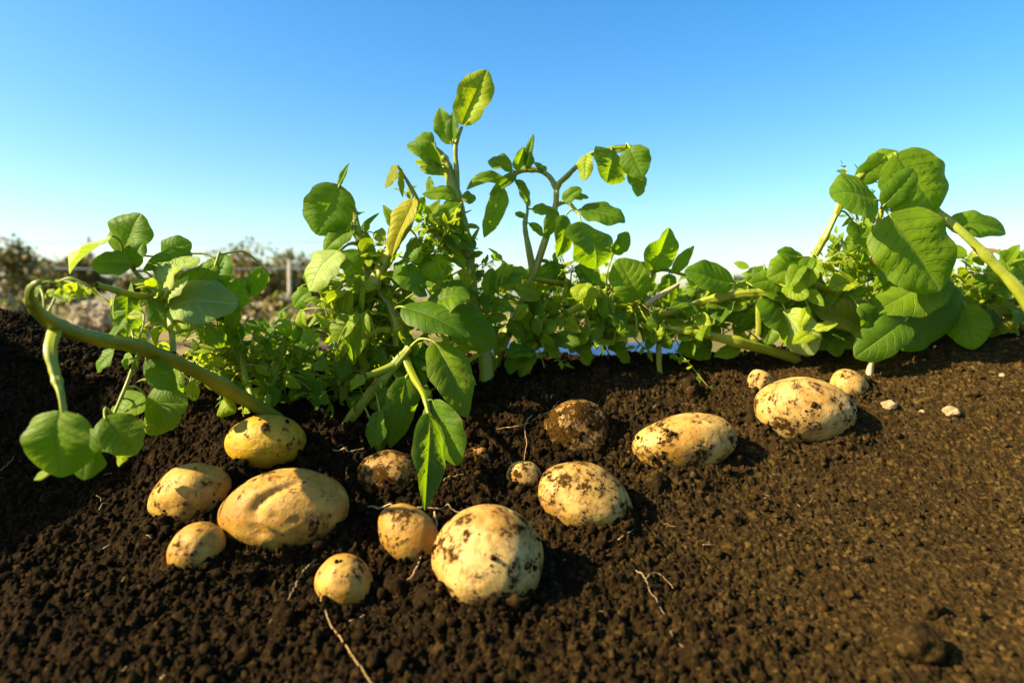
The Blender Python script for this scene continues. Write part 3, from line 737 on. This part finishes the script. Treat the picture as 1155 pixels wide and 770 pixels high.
B.stem([(440, 372, .90, 3.5), (428, 372, .89, 3), (414, 378, .88, 3)])
B.stem([(420, 320, .93, 4.8), (436, 340, .91, 5.6), (447, 365, .90, 5.6), (448, 390, .90, 4.8)], M_STEM_OLD)
B.stem([(352, 492, .90, 5), (358, 470, .905, 7), (366, 452, .91, 4)], M_WOODY, label='orange-brown withered stem stub')
for a in [
    (383, 209, 358, 265, 56, .92, -.01, 'd', .18, .5), (381, 210, 394, 184, 7, .93, .0, 'm', .3, .3), (399, 255, 366, 284, 23, .92, -.01, 'm', .5, .6),
    (409, 261, 423, 293, 17, .94, .0, 'b', .5, .4), (404, 262, 428, 240, 6, .94, .0, 'm', .3, .3), (382, 283, 350, 328, 33, .90, -.02, 's', .3, .5, M_SUNLIT),
    (384, 284, 408, 314, 34, .93, .0, 'd', .3, .6), (350, 328, 331, 346, 20, .93, .0, 'm', .4, .7), (386, 318, 374, 352, 18, .91, 0, 'b', .4, .7, M_YOUNG),
    (396, 328, 387, 366, 20, .90, 0, 'b', .5, .6, M_YOUNG), (402, 350, 379, 388, 22, .89, 0, 'b', .5, .6, M_YOUNG), (412, 352, 404, 402, 18, .88, 0, 'b', .5, .6, M_YOUNG), (392, 368, 399, 412, 16, .88, 0, 't', .4, .6),
    (449, 187, 435, 213, 15, .91, .0, 'l', .5, .5, M_YELLOW), (452, 190, 455, 223, 7, .91, .0, 'b', .4, .4, M_YOUNG), (468, 224, 442, 290, 24, .90, -.01, 'b', .6, .4, M_YELLOW),
    (454, 264, 432, 231, 13, .91, 0, 'm', .5, .5), (480, 322, 443, 312, 30, .90, -.01, 'd', .3, .9), (480, 344, 530, 336, 44, .90, -.01, 'd', .25, .6),
    (454, 346, 526, 380, 36, .87, -.02, 'd', .35, .4), (505, 352, 558, 392, 44, .93, .0, 't', .25, .5), (490, 386, 527, 471, 46, .87, -.03, 't', .35, .4),
    (458, 425, 440, 505, 38, .86, -.02, 'd', .25, .5), (428, 462, 427, 503, 20, .84, -.02, 'b', .4, .5), (420, 478, 446, 525, 32, .86, -.02, 'd', .2, .5),
    (484, 466, 479, 575, 35, .77, -.055, 't', .35, .3), (488, 452, 518, 524, 42, .79, -.03, 's', .4, .5), (359, 426, 358, 462, 14, .90, -.01, 'b', .5, .4),
    (470, 268, 458, 300, 16, .92, 0, 'b', .4, .6), (476, 300, 470, 270, 20, .95, 0, 't', .4, .6), (414, 292, 432, 312, 20, .93, 0, 'd', .4, .6),
    (440, 402, 470, 440, 26, .89, 0, 't', .3, .6), (462, 398, 500, 420, 24, .9, 0, 'd', .3, .6), (412, 424, 396, 440, 12, .86, 0, 'b', .3, .6, M_YOUNG), (430, 436, 446, 470, 18, .86, 0, 't', .3, .6),
    (345, 375, 352, 400, 18, .95, 0, 'l', .3, .7), (340, 350, 345, 378, 12, .95, 0, 'b', .3, .5, M_YOUNG)]:
    B.leaf(*a)
for q in [(440, 375, 50, 50, .94, .03, 80, 11, 25, .4), (352, 432, 36, 32, .94, .03, 45, 10, 23, .5), (408, 430, 38, 30, .92, .03, 40, 11, 26, .4), (388, 350, 28, 34, .93, .02, 30, 12, 24, .8), (492, 305, 22, 52, .96, .02, 28, 10, 22, .4), (455, 440, 48, 24, .93, .02, 26, 12, 26, .3), (478, 258, 14, 38, .95, .02, 18, 9, 18, .3), (404, 275, 10, 20, .93, .01, 5, 8, 14), (425, 330, 26, 48, .94, .02, 40, 10, 24, .4), (450, 390, 70, 46, 1.02, .04, 60, 12, 26, .35), (350, 410, 42, 40, 1.02, .03, 40, 11, 24, .5)]:
    B.scatter(*q)
B.leaves(440, 365, 44, 55, .92, .03, 20, 13, 22); B.leaves(360, 425, 40, 40, .92, .03, 14, 12, 19, .5); B.leaves(450, 440, 40, 28, .90, .02, 8, 14, 22)
B.done()

# ---- C: tall plant
C_ = Plant((548, 432, 1.0), 'tallest potato plant with an upright stem rising in the middle against the sky')
C_.stem([(549, 440, 1.0, 7.7), (547, 405, 1.0, 7.7), (539, 366, 1.0, 6.8), (533, 330, 1.0, 6.8), (527, 290, 1.0, 7.7), (521, 255, 1.0, 7.7), (515, 225, 1.0, 6.8), (507, 195, 1.0, 5.8), (499, 177, 1.0, 4.6), (491, 167, 1.0, 2.2)])
C_.stem([(516, 222, 1.0, 3), (515, 195, 1.0, 3), (514, 165, 1.0, 2.5), (521, 143, 1.0, 2)])
for a in [
    (521, 141, 549, 79, 40, 1.0, .0, 'm', .5, .3, M_YOUNG), (509, 162, 496, 122, 23, 1.0, .0, 'b', .45, .4), (511, 160, 512, 124, 15, .99, .0, 'b', .5, .4),
    (497, 186, 459, 163, 22, .99, -.01, 'm', .5, 1.1), (474, 188, 501, 195, 16, .99, 0, 'm', .5, .8), (490, 160, 468, 157, 14, 1.0, 0, 'd', .4, .8), (493, 192, 468, 182, 12, .98, 0, 'b', .5, .8, M_YOUNG),
    (516, 222, 476, 219, 15, .99, -.01, 'd', .4, .7), (487, 220, 484, 199, 9, .99, 0, 'b', .3, .3), (521, 222, 537, 224, 13, .99, 0, 'd', .2, .5),
    (520, 230, 490, 248, 19, .98, -.01, 'm', .4, .6), (498, 256, 536, 280, 22, .97, -.01, 'd', .3, .7), (500, 276, 524, 303, 18, .97, 0, 'd', .4, .6),
    (490, 286, 496, 320, 36, .96, 0, 't', .25, .6), (526, 290, 545, 285, 8, .99, 0, 'd', .3, .5), (530, 275, 541, 256, 5, 1.0, 0, 'd', .3, .5), (510, 310, 488, 325, 20, .97, 0, 'b', .3, .6, M_YOUNG),
    (523, 255, 541, 257, 6, 1.0, 0, 'd', .3, .5), (478, 222, 470, 245, 10, .98, 0, 'd', .4, .5), (505, 235, 492, 262, 12, .98, 0, 't', .4, .5)]:
    C_.leaf(*a)
for q in [(508, 262, 22, 40, 1.0, .02, 26, 9, 18, .4), (496, 180, 14, 12, 1.0, .015, 7, 6, 12, .6), (540, 340, 22, 40, 1.0, .03, 24, 10, 20), (538, 302, 14, 14, 1.0, .01, 6, 8, 13)]:
    C_.scatter(*q)
C_.leaves(508, 285, 24, 60, .98, .02, 12, 10, 17); C_.leaves(545, 350, 26, 36, .99, .02, 12, 12, 19)
C_.done()

# ---- D: thin branched plant right of the tall one
D = Plant((553, 430, 1.03), 'slender forked potato plant with dark leaves right of the tallest one')
D.stem([(552, 432, 1.03, 6.4), (561, 402, 1.03, 6.0), (577, 367, 1.03, 5.6), (592, 336, 1.03, 4.8), (602, 310, 1.03, 4.0)])
D.stem([(602, 312, 1.03, 4), (597, 285, 1.03, 3.5), (592, 255, 1.03, 2.6), (595, 236, 1.03, 1.6), (590, 208, 1.03, 1.2)])
D.stem([(602, 312, 1.03, 3.8), (612, 281, 1.03, 3.8), (622, 250, 1.03, 3.8), (627, 230, 1.03, 3.4), (629, 210, 1.03, 3.0), (640, 198, 1.03, 3.0), (651, 187, 1.03, 2.5), (667, 174, 1.03, 2.5), (690, 168, 1.03, 2.1), (714, 167, 1.03, 1.7)])
D.stem([(628, 214, 1.03, 3), (619, 199, 1.03, 2.6), (605, 192, 1.03, 2.6), (584, 194, 1.03, 3), (570, 208, 1.03, 3)])
D.stem([(603, 314, 1.03, 3), (640, 321, 1.04, 3), (668, 336, 1.05, 2.5)])
D.stem([(598, 398, 1.02, 3.0), (630, 361, 1.02, 3.8), (660, 341, 1.02, 3.8), (684, 328, 1.02, 3.0)])
D.stem([(626, 232, 1.03, 2.5), (640, 228, 1.03, 2.2), (652, 240, 1.02, 2)])
D.stem([(690, 350, 1.04, 3), (722, 338, 1.03, 2.5), (740, 305, 1.03, 2), (772, 310, 1.03, 1.7)])
for a in [
    (578, 192, 550, 183, 18, 1.02, -.01, 'b', .4, .6), (582, 192, 591, 166, 15, 1.03, 0, 'd', .5, .4), (593, 187, 602, 151, 9, 1.03, 0, 'm', .6, .4), (594, 190, 599, 171, 9, 1.02, 0, 'd', .5, .4),
    (572, 204, 526, 214, 14, 1.02, -.01, 'd', .4, 1.4), (567, 211, 546, 268, 22, 1.01, -.01, 'd', .4, .4), (582, 196, 552, 220, 13, 1.01, -.01, 'd', .5, .5), (582, 203, 598, 233, 11, 1.02, 0, 'd', .4, .5),
    (614, 197, 603, 183, 9, 1.03, 0, 'd', .3, .8), (663, 174, 659, 204, 16, 1.02, -.01, 'b', .4, .5, M_YOUNG), (690, 169, 684, 206, 42, 1.02, -.02, 'd', .2, .8), (710, 166, 725, 200, 34, 1.0, -.01, 'b', .3, .9),
    (716, 192, 719, 222, 21, 1.02, -.01, 'd', .5, .4), (670, 173, 716, 165, 10, 1.03, .01, 'u', .3, .6, M_YOUNG), (655, 236, 705, 251, 24, 1.02, -.01, 'd', .35, .8), (635, 227, 656, 213, 15, 1.02, 0, 'd', .4, .8),
    (646, 222, 664, 223, 7, 1.02, 0, 'd', .3, .5), (655, 250, 672, 303, 44, 1.01, -.01, 't', .2, .7), (638, 243, 628, 290, 22, 1.02, -.01, 'd', .4, .5), (627, 236, 614, 269, 17, 1.02, 0, 'd', .4, .5),
    (600, 236, 626, 240, 12, 1.03, 0, 'd', .3, .6), (597, 252, 613, 266, 9, 1.03, 0, 'd', .4, .5), (592, 246, 581, 240, 7, 1.03, 0, 'd', .3, .8), (692, 286, 709, 262, 18, 1.02, 0, 'd', .4, .6),
    (722, 337, 697, 292, 44, .99, -.01, 's', .25, .7), (735, 306, 755, 257, 32, 1.02, 0, 'd', .5, .4), (758, 308, 783, 277, 14, 1.02, 0, 'd', .5, .4), (755, 309, 754, 345, 22, 1.02, 0, 'd', .3, .6),
    (735, 304, 718, 300, 16, 1.02, 0, 'd', .3, .6), (827, 320, 772, 306, 32, 1.0, -.01, 'm', .45, .7), (574, 362, 591, 386, 17, 1.01, 0, 'd', .4, .5), (601, 338, 606, 392, 30, 1.02, 0, 's', .35, .5),
    (598, 316, 598, 342, 17, 1.02, 0, 'm', .4, .6, M_YELLOW), (592, 394, 574, 422, 20, 1.0, 0, 'b', .4, .6), (604, 398, 586, 425, 16, 1.0, 0, 'b', .4, .6, M_YOUNG),
    (553, 336, 555, 302, 17, 1.02, 0, 'b', .4, .5), (560, 330, 571, 296, 15, 1.02, 0, 'b', .4, .5, M_YOUNG), (564, 326, 586, 310, 17, 1.01, 0, 'b', .4, .5), (595, 310, 572, 306, 12, 1.02, 0, 'd', .4, .6),
    (606, 312, 638, 300, 18, 1.04, 0, 'd', .4, .6), (650, 300, 668, 318, 20, 1.04, 0, 'd', .4, .7), (612, 385, 640, 378, 14, 1.0, 0, 'd', .4, .6), (688, 372, 700, 400, 18, 1.05, 0, 'd', .3, .6), (650, 385, 665, 412, 18, 1.03, 0, 'd', .3, .6)]:
    D.leaf(*a)
for q in [(650, 342, 56, 24, 1.07, .04, 90, 9, 20), (705, 352, 52, 16, 1.06, .04, 50, 9, 20, .6), (600, 325, 26, 22, 1.05, .03, 22, 9, 18), (605, 390, 40, 22, 1.03, .03, 24, 10, 22, .3), (640, 304, 28, 12, 1.05, .02, 12, 8, 15, .2), (695, 380, 40, 20, 1.05, .03, 26, 9, 19, .3), (680, 345, 95, 22, 1.2, .05, 80, 11, 24, .4), (600, 350, 60, 30, 1.18, .05, 55, 11, 24, .4)]:
    D.scatter(*q)
D.leaves(650, 345, 62, 30, 1.02, .03, 24, 13, 21); D.leaves(600, 375, 30, 34, 1.0, .02, 10, 13, 20); D.leaves(700, 370, 50, 24, 1.02, .03, 16, 13, 21)
D.done()

# ---- E: plant lying over the crest on the right
E = Plant((884, 402, 1.0), 'sprawling potato plant with large round leaves lying over the crest on the right')
g_ = ground_hit(903, 409); E.stem([(903, 412, g_.y+.012, 3.5), (890, 402, g_.y-.004, 5), (842, 388, 1.0, 5.2), (800, 378, 1.0, 4.8), (766, 372, 1.01, 4), (744, 369, 1.02, 3)])
E.stem([(742, 356, 1.03, 2.6), (770, 348, 1.02, 3.6), (800, 338, 1.01, 4.3), (835, 332, 1.0, 4.7), (860, 330, 1.0, 4.7), (885, 322, 1.0, 4.7), (906, 308, 1.0, 4.3), (919, 288, .99, 4.0), (932, 265, .98, 3.6), (943, 242, .98, 2.9)])
E.stem([(904, 313, 1.0, 3.5), (930, 325, 1.0, 3.5), (968, 339, 1.0, 3)])
E.stem([(745, 371, 1.02, 3), (743, 398, 1.02, 3), (745, 428, 1.02, 3)])
E.stem([(857, 326, 1.0, 3.5), (856, 350, 1.0, 3.5), (855, 378, 1.0, 3)])
E.stem([(728, 344, 1.0, 3), (748, 331, 1.0, 3), (766, 320, 1.0, 2)], M_STRAW, label='dry straw-coloured stem')
E.stem([(1168, 356, .92, 7), (1146, 325, .925, 6.5), (1120, 297, .935, 5), (1085, 262, .95, 4.5), (1053, 236, .975, 4), (1034, 224, .99, 3)])
E.stem([(943, 242, .98, 3.5), (955, 215, .98, 3), (980, 190, .98, 3), (1006, 178, .98, 3)])

E.stem([(985, 300, 1.0, 3), (988, 265, .98, 3), (996, 232, .97, 2.5), (1004, 198, .97, 2.5), (1010, 176, .97, 2)])
E.stem([(1075, 330, 1.02, 3), (1060, 310, 1.01, 3), (1020, 362, 1.0, 2.5)])
for a in [
    (909, 294, 866, 314, 40, .99, -.01, 'd', .3, .9), (902, 290, 876, 284, 14, .98, 0, 'm', .3, .6), (898, 302, 928, 332, 26, 1.01, 0, 't', .3, .7), (893, 320, 936, 338, 26, 1.02, 0, 'm', .3, .7),
    (864, 332, 893, 388, 40, 1.01, -.02, 'd', .25, .6), (886, 350, 918, 400, 42, .99, -.02, 's', .3, .5, M_SUNLIT), (972, 371, 919, 349, 36, .99, -.01, 'b', .4, .6, M_YELLOW), (1022, 361, 964, 403, 44, .97, -.02, 'm', .4, .6),
    (935, 372, 946, 402, 24, 1.0, -.01, 'm', .3, .6), (975, 380, 940, 388, 20, .99, 0, 'd', .3, .6), (1003, 242, 1060, 328, 80, .94, -.01, 'b', .22, .4), (1066, 312, 988, 352, 52, .98, -.01, 's', .3, .6),
    (1078, 322, 1016, 394, 50, 1.0, -.02, 'd', .25, .6), (1088, 343, 1098, 394, 42, 1.0, -.01, 's', .35, .5), (1010, 174, 1052, 242, 66, .96, .0, 'b', .2, .9), (996, 233, 1031, 191, 30, .94, .0, 'd', .25, .6),
    (990, 226, 936, 220, 46, .94, -.01, 'b', .2, .8), (968, 205, 1000, 176, 26, .98, 0, 'd', .4, .8), (978, 200, 1012, 170, 22, 1.0, 0, 'u', .4, .8), (962, 250, 970, 298, 24, .99, 0, 't', .4, .6),
    (1068, 255, 1134, 262, 26, 1.02, 0, 'm', .5, .6), (1018, 232, 1022, 256, 14, .97, 0, 'b', .3, .6), (985, 262, 1000, 300, 22, 1.0, 0, 'd', .4, .6), (985, 290, 1000, 322, 26, 1.01, 0, 't', .3, .6),
    (860, 345, 836, 372, 20, 1.01, 0, 'd', .4, .6), (845, 340, 822, 362, 22, 1.02, 0, 'b', .4, .6), (800, 345, 790, 365, 14, 1.03, 0, 'd', .4, .6), (800, 380, 782, 398, 20, 1.03, 0, 'd', .3, .6), (835, 392, 805, 402, 16, 1.02, 0, 'd', .3, .6),
    (870, 385, 848, 395, 14, 1.02, 0, 'b', .3, .6), (930, 342, 968, 352, 20, 1.01, 0, 'm', .4, .6), (862, 300, 850, 318, 14, 1.01, 0, 'b', .3, .6), (842, 318, 862, 304, 12, 1.02, 0, 'd', .3, .6), (1010, 330, 985, 345, 22, 1.02, 0, 'b', .4, .6)]:
    E.leaf(*a)
for q in [(958, 312, 42, 34, 1.06, .04, 75, 9, 20, .5), (812, 362, 56, 18, 1.07, .04, 55, 9, 20, .4), (925, 362, 50, 22, 1.08, .04, 45, 11, 25, .3), (880, 340, 30, 20, 1.07, .03, 24, 11, 22, .3), (975, 205, 24, 18, 1.0, .02, 20, 7, 14, .3), (985, 265, 20, 28, 1.02, .02, 26, 8, 16, .3), (845, 324, 18, 7, 1.03, .02, 7, 7, 13, .5), (1040, 350, 40, 26, 1.08, .03, 36, 11, 24, .3), (760, 388, 26, 14, 1.04, .02, 14, 9, 18, .4), (860, 352, 120, 20, 1.2, .05, 90, 11, 24, .4), (1010, 335, 80, 30, 1.18, .05, 80, 11, 24, .4)]:
    E.scatter(*q)
E.leaves(930, 335, 62, 46, .99, .03, 22, 17, 27, .4); E.leaves(820, 358, 70, 26, 1.03, .03, 22, 14, 24); E.leaves(940, 345, 54, 36, 1.03, .03, 20, 15, 26); E.leaves(1040, 340, 50, 36, 1.04, .02, 10, 16, 26); E.leaves(985, 250, 26, 40, .99, .02, 8, 12, 18)
E.done()

# ---- F: plant at the right edge
Fp = Plant((1150, 366, 1.08), 'tangled yellowing potato plant with withered leaves at the right edge')
Fp.stem([(1160, 372, 1.08, 7), (1140, 350, 1.08, 5), (1105, 325, 1.08, 3.5), (1075, 312, 1.08, 2.5)])
Fp.stem([(1165, 330, 1.1, 4), (1130, 318, 1.1, 3), (1085, 306, 1.1, 2)])
Fp.stem([(1108, 372, 1.08, 2.5), (1100, 340, 1.08, 2), (1098, 310, 1.08, 2)], M_STRAW)
Fp.stem([(1160, 362, 1.06, 3), (1120, 366, 1.06, 2.5), (1090, 380, 1.05, 2)], M_STRAW)
for a in [
    (1160, 318, 1128, 284, 28, 1.1, 0, 'm', .4, .6), (1150, 330, 1170, 290, 24, 1.12, 0, 'd', .4, .6), (1135, 322, 1105, 340, 22, 1.08, 0, 'b', .4, .6, M_YOUNG), (1110, 330, 1090, 348, 18, 1.07, 0, 'b', .4, .6, M_YOUNG), (1145, 345, 1112, 352, 18, 1.06, 0, 'l', .4, .6, M_YELLOW),
    (1130, 360, 1098, 366, 14, 1.06, 0, 'b', .5, 1.2, M_DRY), (1120, 370, 1150, 378, 12, 1.05, 0, 'b', .5, 1.2, M_YELLOW), (1115, 352, 1092, 372, 12, 1.06, 0, 'b', .5, 1.4, M_DRY), (1140, 372, 1110, 382, 12, 1.05, 0, 'b', .5, 1, M_YELLOW), (1095, 285, 1128, 282, 8, 1.1, 0, 'd', .4, .6, M_DRY)]:
    Fp.leaf(*a)
for q in [(1118, 342, 44, 26, 1.1, .04, 75, 9, 20, .65), (1150, 322, 30, 24, 1.16, .04, 34, 10, 22, .4)]:
    Fp.scatter(*q)
Fp.leaves(1125, 335, 44, 34, 1.07, .03, 22, 12, 20, .6)
Fp.done()

# ------------------------------------------------------------------ behind the ridge
def sheet_row():
    m, n, l, P, O = new_mat("blue_film"); P.inputs['Base Color'].default_value = (.02, .058, .14, 1); P.inputs['Roughness'].default_value = .6; P.inputs['Specular IOR Level'].default_value = .2
    x = np.linspace(-.15, .95, 120); k = np.linspace(0, np.pi, 17)
    X, K = np.meshgrid(x, k)
    wob = 1 + .10*perlin(X/.18, K*2, 31) + .06*perlin(X/.06, K*3, 32)
    Yv = 3.6 - np.cos(K)*.45*wob; Z = .0 + np.sin(K)**.7*.12*wob
    nx_ = len(x); i = (np.arange(16)[:, None]*nx_ + np.arange(nx_-1)[None]).ravel()
    Pp = np.stack([X.ravel()-1.0, Yv.ravel()-3.6, Z.ravel()], 1)
    o = link('plastic_mulch', mesh('plastic_mulch', Pp, np.stack([i, i+1, i+1+nx_, i+nx_], 1)), [m]); o.location = (1.0, 3.6, -.03)
    sol = o.modifiers.new('thickness', 'SOLIDIFY'); sol.thickness = .002
    tag(o, 'blue plastic film covering the next row, glimpsed under the leaves', 'plastic film')
sheet_row()
V0, Fc = ICO[4]
Vr = rough(rough(V0, .5, 1.4, 77), .3, 5, 78)
M_GREY = plain("grey_soil", (.10, .075, .05), .95, (.22, .18, .13), 30)
o = link('soil_clod', mesh('soil_clod', Vr*np.array([.16, .11, .09]), Fc), [M_GREY]); o.location = (.43, 2.2, .02)
tag(o, 'grey crumbly soil lump behind the ridge in front of the blue film', 'clod')

def clump(name, label, cat, c, w_, d_, h_, n_, size, mats, group=None, trunk=True, seed=0):
    """a bush: limbs and many leaf faces through an uneven volume"""
    rs = np.random.default_rng(seed); base = Vector(c); o = tag(empty(name, base), label, cat, group)
    cl = [(rs.uniform(-.8, .8)*w_, rs.uniform(-.8, .8)*d_, rs.uniform(.35, .95)*h_, rs.uniform(.18, .4)*h_) for _ in range(9)]
    if trunk:
        mb = MB()
        tube(mb, [(0, 0, -.05), (.01, 0, h_*.25), (.02, .01, h_*.5)], [.03*h_, .024*h_, .015*h_], sides=7)
        for (x, y, z, r) in cl: tube(mb, [(.01, 0, h_*.25), (x*.5, y*.5, z*.62), (x, y, z)], [.014*h_, .010*h_, .004*h_], sides=5, seg=4)
        mb.build('trunk', [M_BARK], o)
    P = []
    for k in range(n_):
        x, y, z, r = cl[rs.integers(0, 9)]
        v = rs.normal(size=3); v *= r*rs.uniform(.2, 1)**.5/np.linalg.norm(v)
        P.append((x+v[0]*1.2, y+v[1], max(.02, z+v[2])))
    P = np.array(P); Rm = rots(n_); s_ = size*rs.uniform(.5, 1.4, n_)
    q = np.array([[-.5, 0, 0], [0, -.8, .12], [.5, 0, 0], [0, .8, .12]])
    V = np.einsum('nij,vj->nvi', Rm, q)*s_[:, None, None] + P[:, None]
    Fq = (np.arange(4)[None] + 4*np.arange(n_)[:, None])
    mi = rs.integers(0, len(mats), n_)
    me = mesh('crown', V.reshape(-1, 3), Fq, mat_idx=mi)
    link('crown', me, mats, o, False)
    return o
M_BARK = plain("bark", (.11, .075, .045), .9)
def foliage_mat(name, a, b_):
    m, n, l, P, O = new_mat(name)
    geo = n.new("ShaderNodeNewGeometry"); r = ramp(n, [(0, a), (1, b_)]); l.new(geo.outputs['Random Per Island'], r.inputs[0])
    l.new(r.outputs[0], P.inputs['Base Color']); P.inputs['Roughness'].default_value = .6
    T = n.new("ShaderNodeBsdfTranslucent"); l.new(r.outputs[0], T.inputs[0]); mx = n.new("ShaderNodeMixShader"); mx.inputs[0].default_value = .3
    l.new(P.outputs[0], mx.inputs[1]); l.new(T.outputs[0], mx.inputs[2]); l.new(mx.outputs[0], O.inputs[0]); return m
FG = foliage_mat("bush_green", (.05, .062, .008), (.15, .16, .022)); FB = foliage_mat("bush_brown", (.09, .066, .012), (.26, .19, .035)); FT = foliage_mat("dry_straw", (.34, .27, .14), (.62, .52, .36)); FYG = foliage_mat("yellow_grass", (.14, .15, .012), (.28, .25, .04))
def field(u, Y): return (ray(u, 300).x*Y, Y, float(gz(ray(u, 300).x*Y, Y)))
for k, (u, Y, w_, h_, mats, lab) in enumerate([
    (12, 12, .42, 1.35, [FG, FB], 'blurred brown-green bush at the far left edge beyond the field'),
    (62, 13, .35, .95, [FG, FG, FB], 'low sparse bush left of the utility pole'),
    (98, 14, .30, 1.15, [FG, FB], 'narrow shrub at the foot of the utility pole'),
    (262, 13, .38, 1.22, [FB, FG], 'brown leafed bush right of the pale green leaves, left of its neighbour'),
    (292, 12.5, .36, 1.22, [FB, FG, FB], 'rusty bush in the gap between the fallen and the near plant'),
    (326, 14, .36, 1.22, [FG, FB], 'dark bush just behind the pale fence post'),
    (352, 15, .40, 1.1, [FG, FB], 'green bush partly hidden by the near plant'),
    (205, 14, .5, 1.0, [FG, FB], 'dark bush hidden behind the fallen plant leaves'),
    (155, 15, .4, .9, [FG, FB], 'faint bush seen between the leaves of the fallen plant')]):
    clump('bush', lab, 'bush', field(u, Y), w_, w_, h_*.9, 1800, .058, mats, 'bushes along the trellis', seed=k+50)
for k, (u, Y, w_, h_, n_, mats, lab) in enumerate([
    (95, 2.6, .16, .12, 900, [FT, FT, FB], 'heap of pale dry straw behind the thick fallen stem'),
    (112, 3.4, .16, .17, 700, [FT], 'pale straw heap right of the nearer one behind the fallen stem'),
    (20, 5.0, .45, .26, 1100, [FYG, FT], 'yellow-green weeds at the left edge behind the dark ridge'),
    (305, 5.0, .40, .20, 900, [FT, FYG, FB], 'dry yellow weeds in the gap left of the near plant'),
    (345, 4.2, .30, .22, 800, [FYG, FT, FB], 'tall dry weeds just left of the near plant'),
    (180, 5.0, .5, .16, 800, [FT, FB], 'dry weeds behind the fallen plant')]):
    clump('weed_clump', lab, 'weeds', field(u, Y), w_, w_*.8, h_*1.25, int(n_*2), .035, mats, 'weeds and straw in the field', False, k+90)

# trellis: posts and wires
t = tag(empty('trellis_fence', field(170, 12.0)), 'thin wire trellis on pale posts running along the bushes', 'fence')
b0 = t.location
M_POST = plain("weathered_post", (.45, .38, .28), .85, (.6, .52, .4))
M_WIRE = plain("grey_wire", (.22, .24, .27), .5)
for u, top in ((326, .98), (-60, 1.35), (440, 1.2)):
    mb = MB(); p = Vector(field(u, 12.0)) - b0
    tube(mb, [p - Vector((0, 0, .1)), p + Vector((0, 0, top*.5)), p + Vector((.01, 0, top))], [.03, .029, .027], sides=8)
    mb.build('post', [M_POST], t)
for h in (1.30, .85):
    mb = MB(); p, q = Vector(field(-60, 12.0)) - b0, Vector(field(440, 12.0)) - b0
    tube(mb, [p + Vector((0, 0, h)), (p+q)/2 + Vector((0, 0, h-.03)), q + Vector((0, 0, h))], [.007]*3, sides=5, seg=12)
    mb.build('wire', [M_WIRE], t)
p = Vector(field(101, 60)); t = tag(empty('utility_pole', p), 'distant grey utility pole above the bushes on the left', 'utility pole')
mb = MB(); tube(mb, [(0, 0, 0), (0, 0, 3), (0, 0, 5.6)], [.17, .15, .12], sides=8); mb.build('pole', [M_WIRE], t)
mb = MB(); tube(mb, [(-.8, 0, 5.1), (0, 0, 5.1), (.8, 0, 5.1)], [.07]*3, sides=6); mb.build('crossarm', [M_WIRE], t)
FH = foliage_mat("far_green", (.05, .08, .04), (.12, .15, .08))
for k, (u, w_, h_, lab) in enumerate([(40, 5, 3.6, 'far tree on the skyline at the left edge'), (130, 6, 3.2, 'far tree on the skyline behind the upright leaf'), (240, 6, 3.3, 'far tree on the skyline above the fallen plant'),
                               (330, 5, 3.8, 'far tree on the skyline behind the fence post'), (784, 3, 2.0, 'tiny far shrub on the skyline under the right leaves'), (840, 4, 2.6, 'tiny far tree on the skyline left of the sprawling plant')]):
    clump('far_tree', lab, 'tree', field(u, 90), w_*.6, 2, h_, 700, .45, [FH], 'trees on the skyline', seed=k+200)
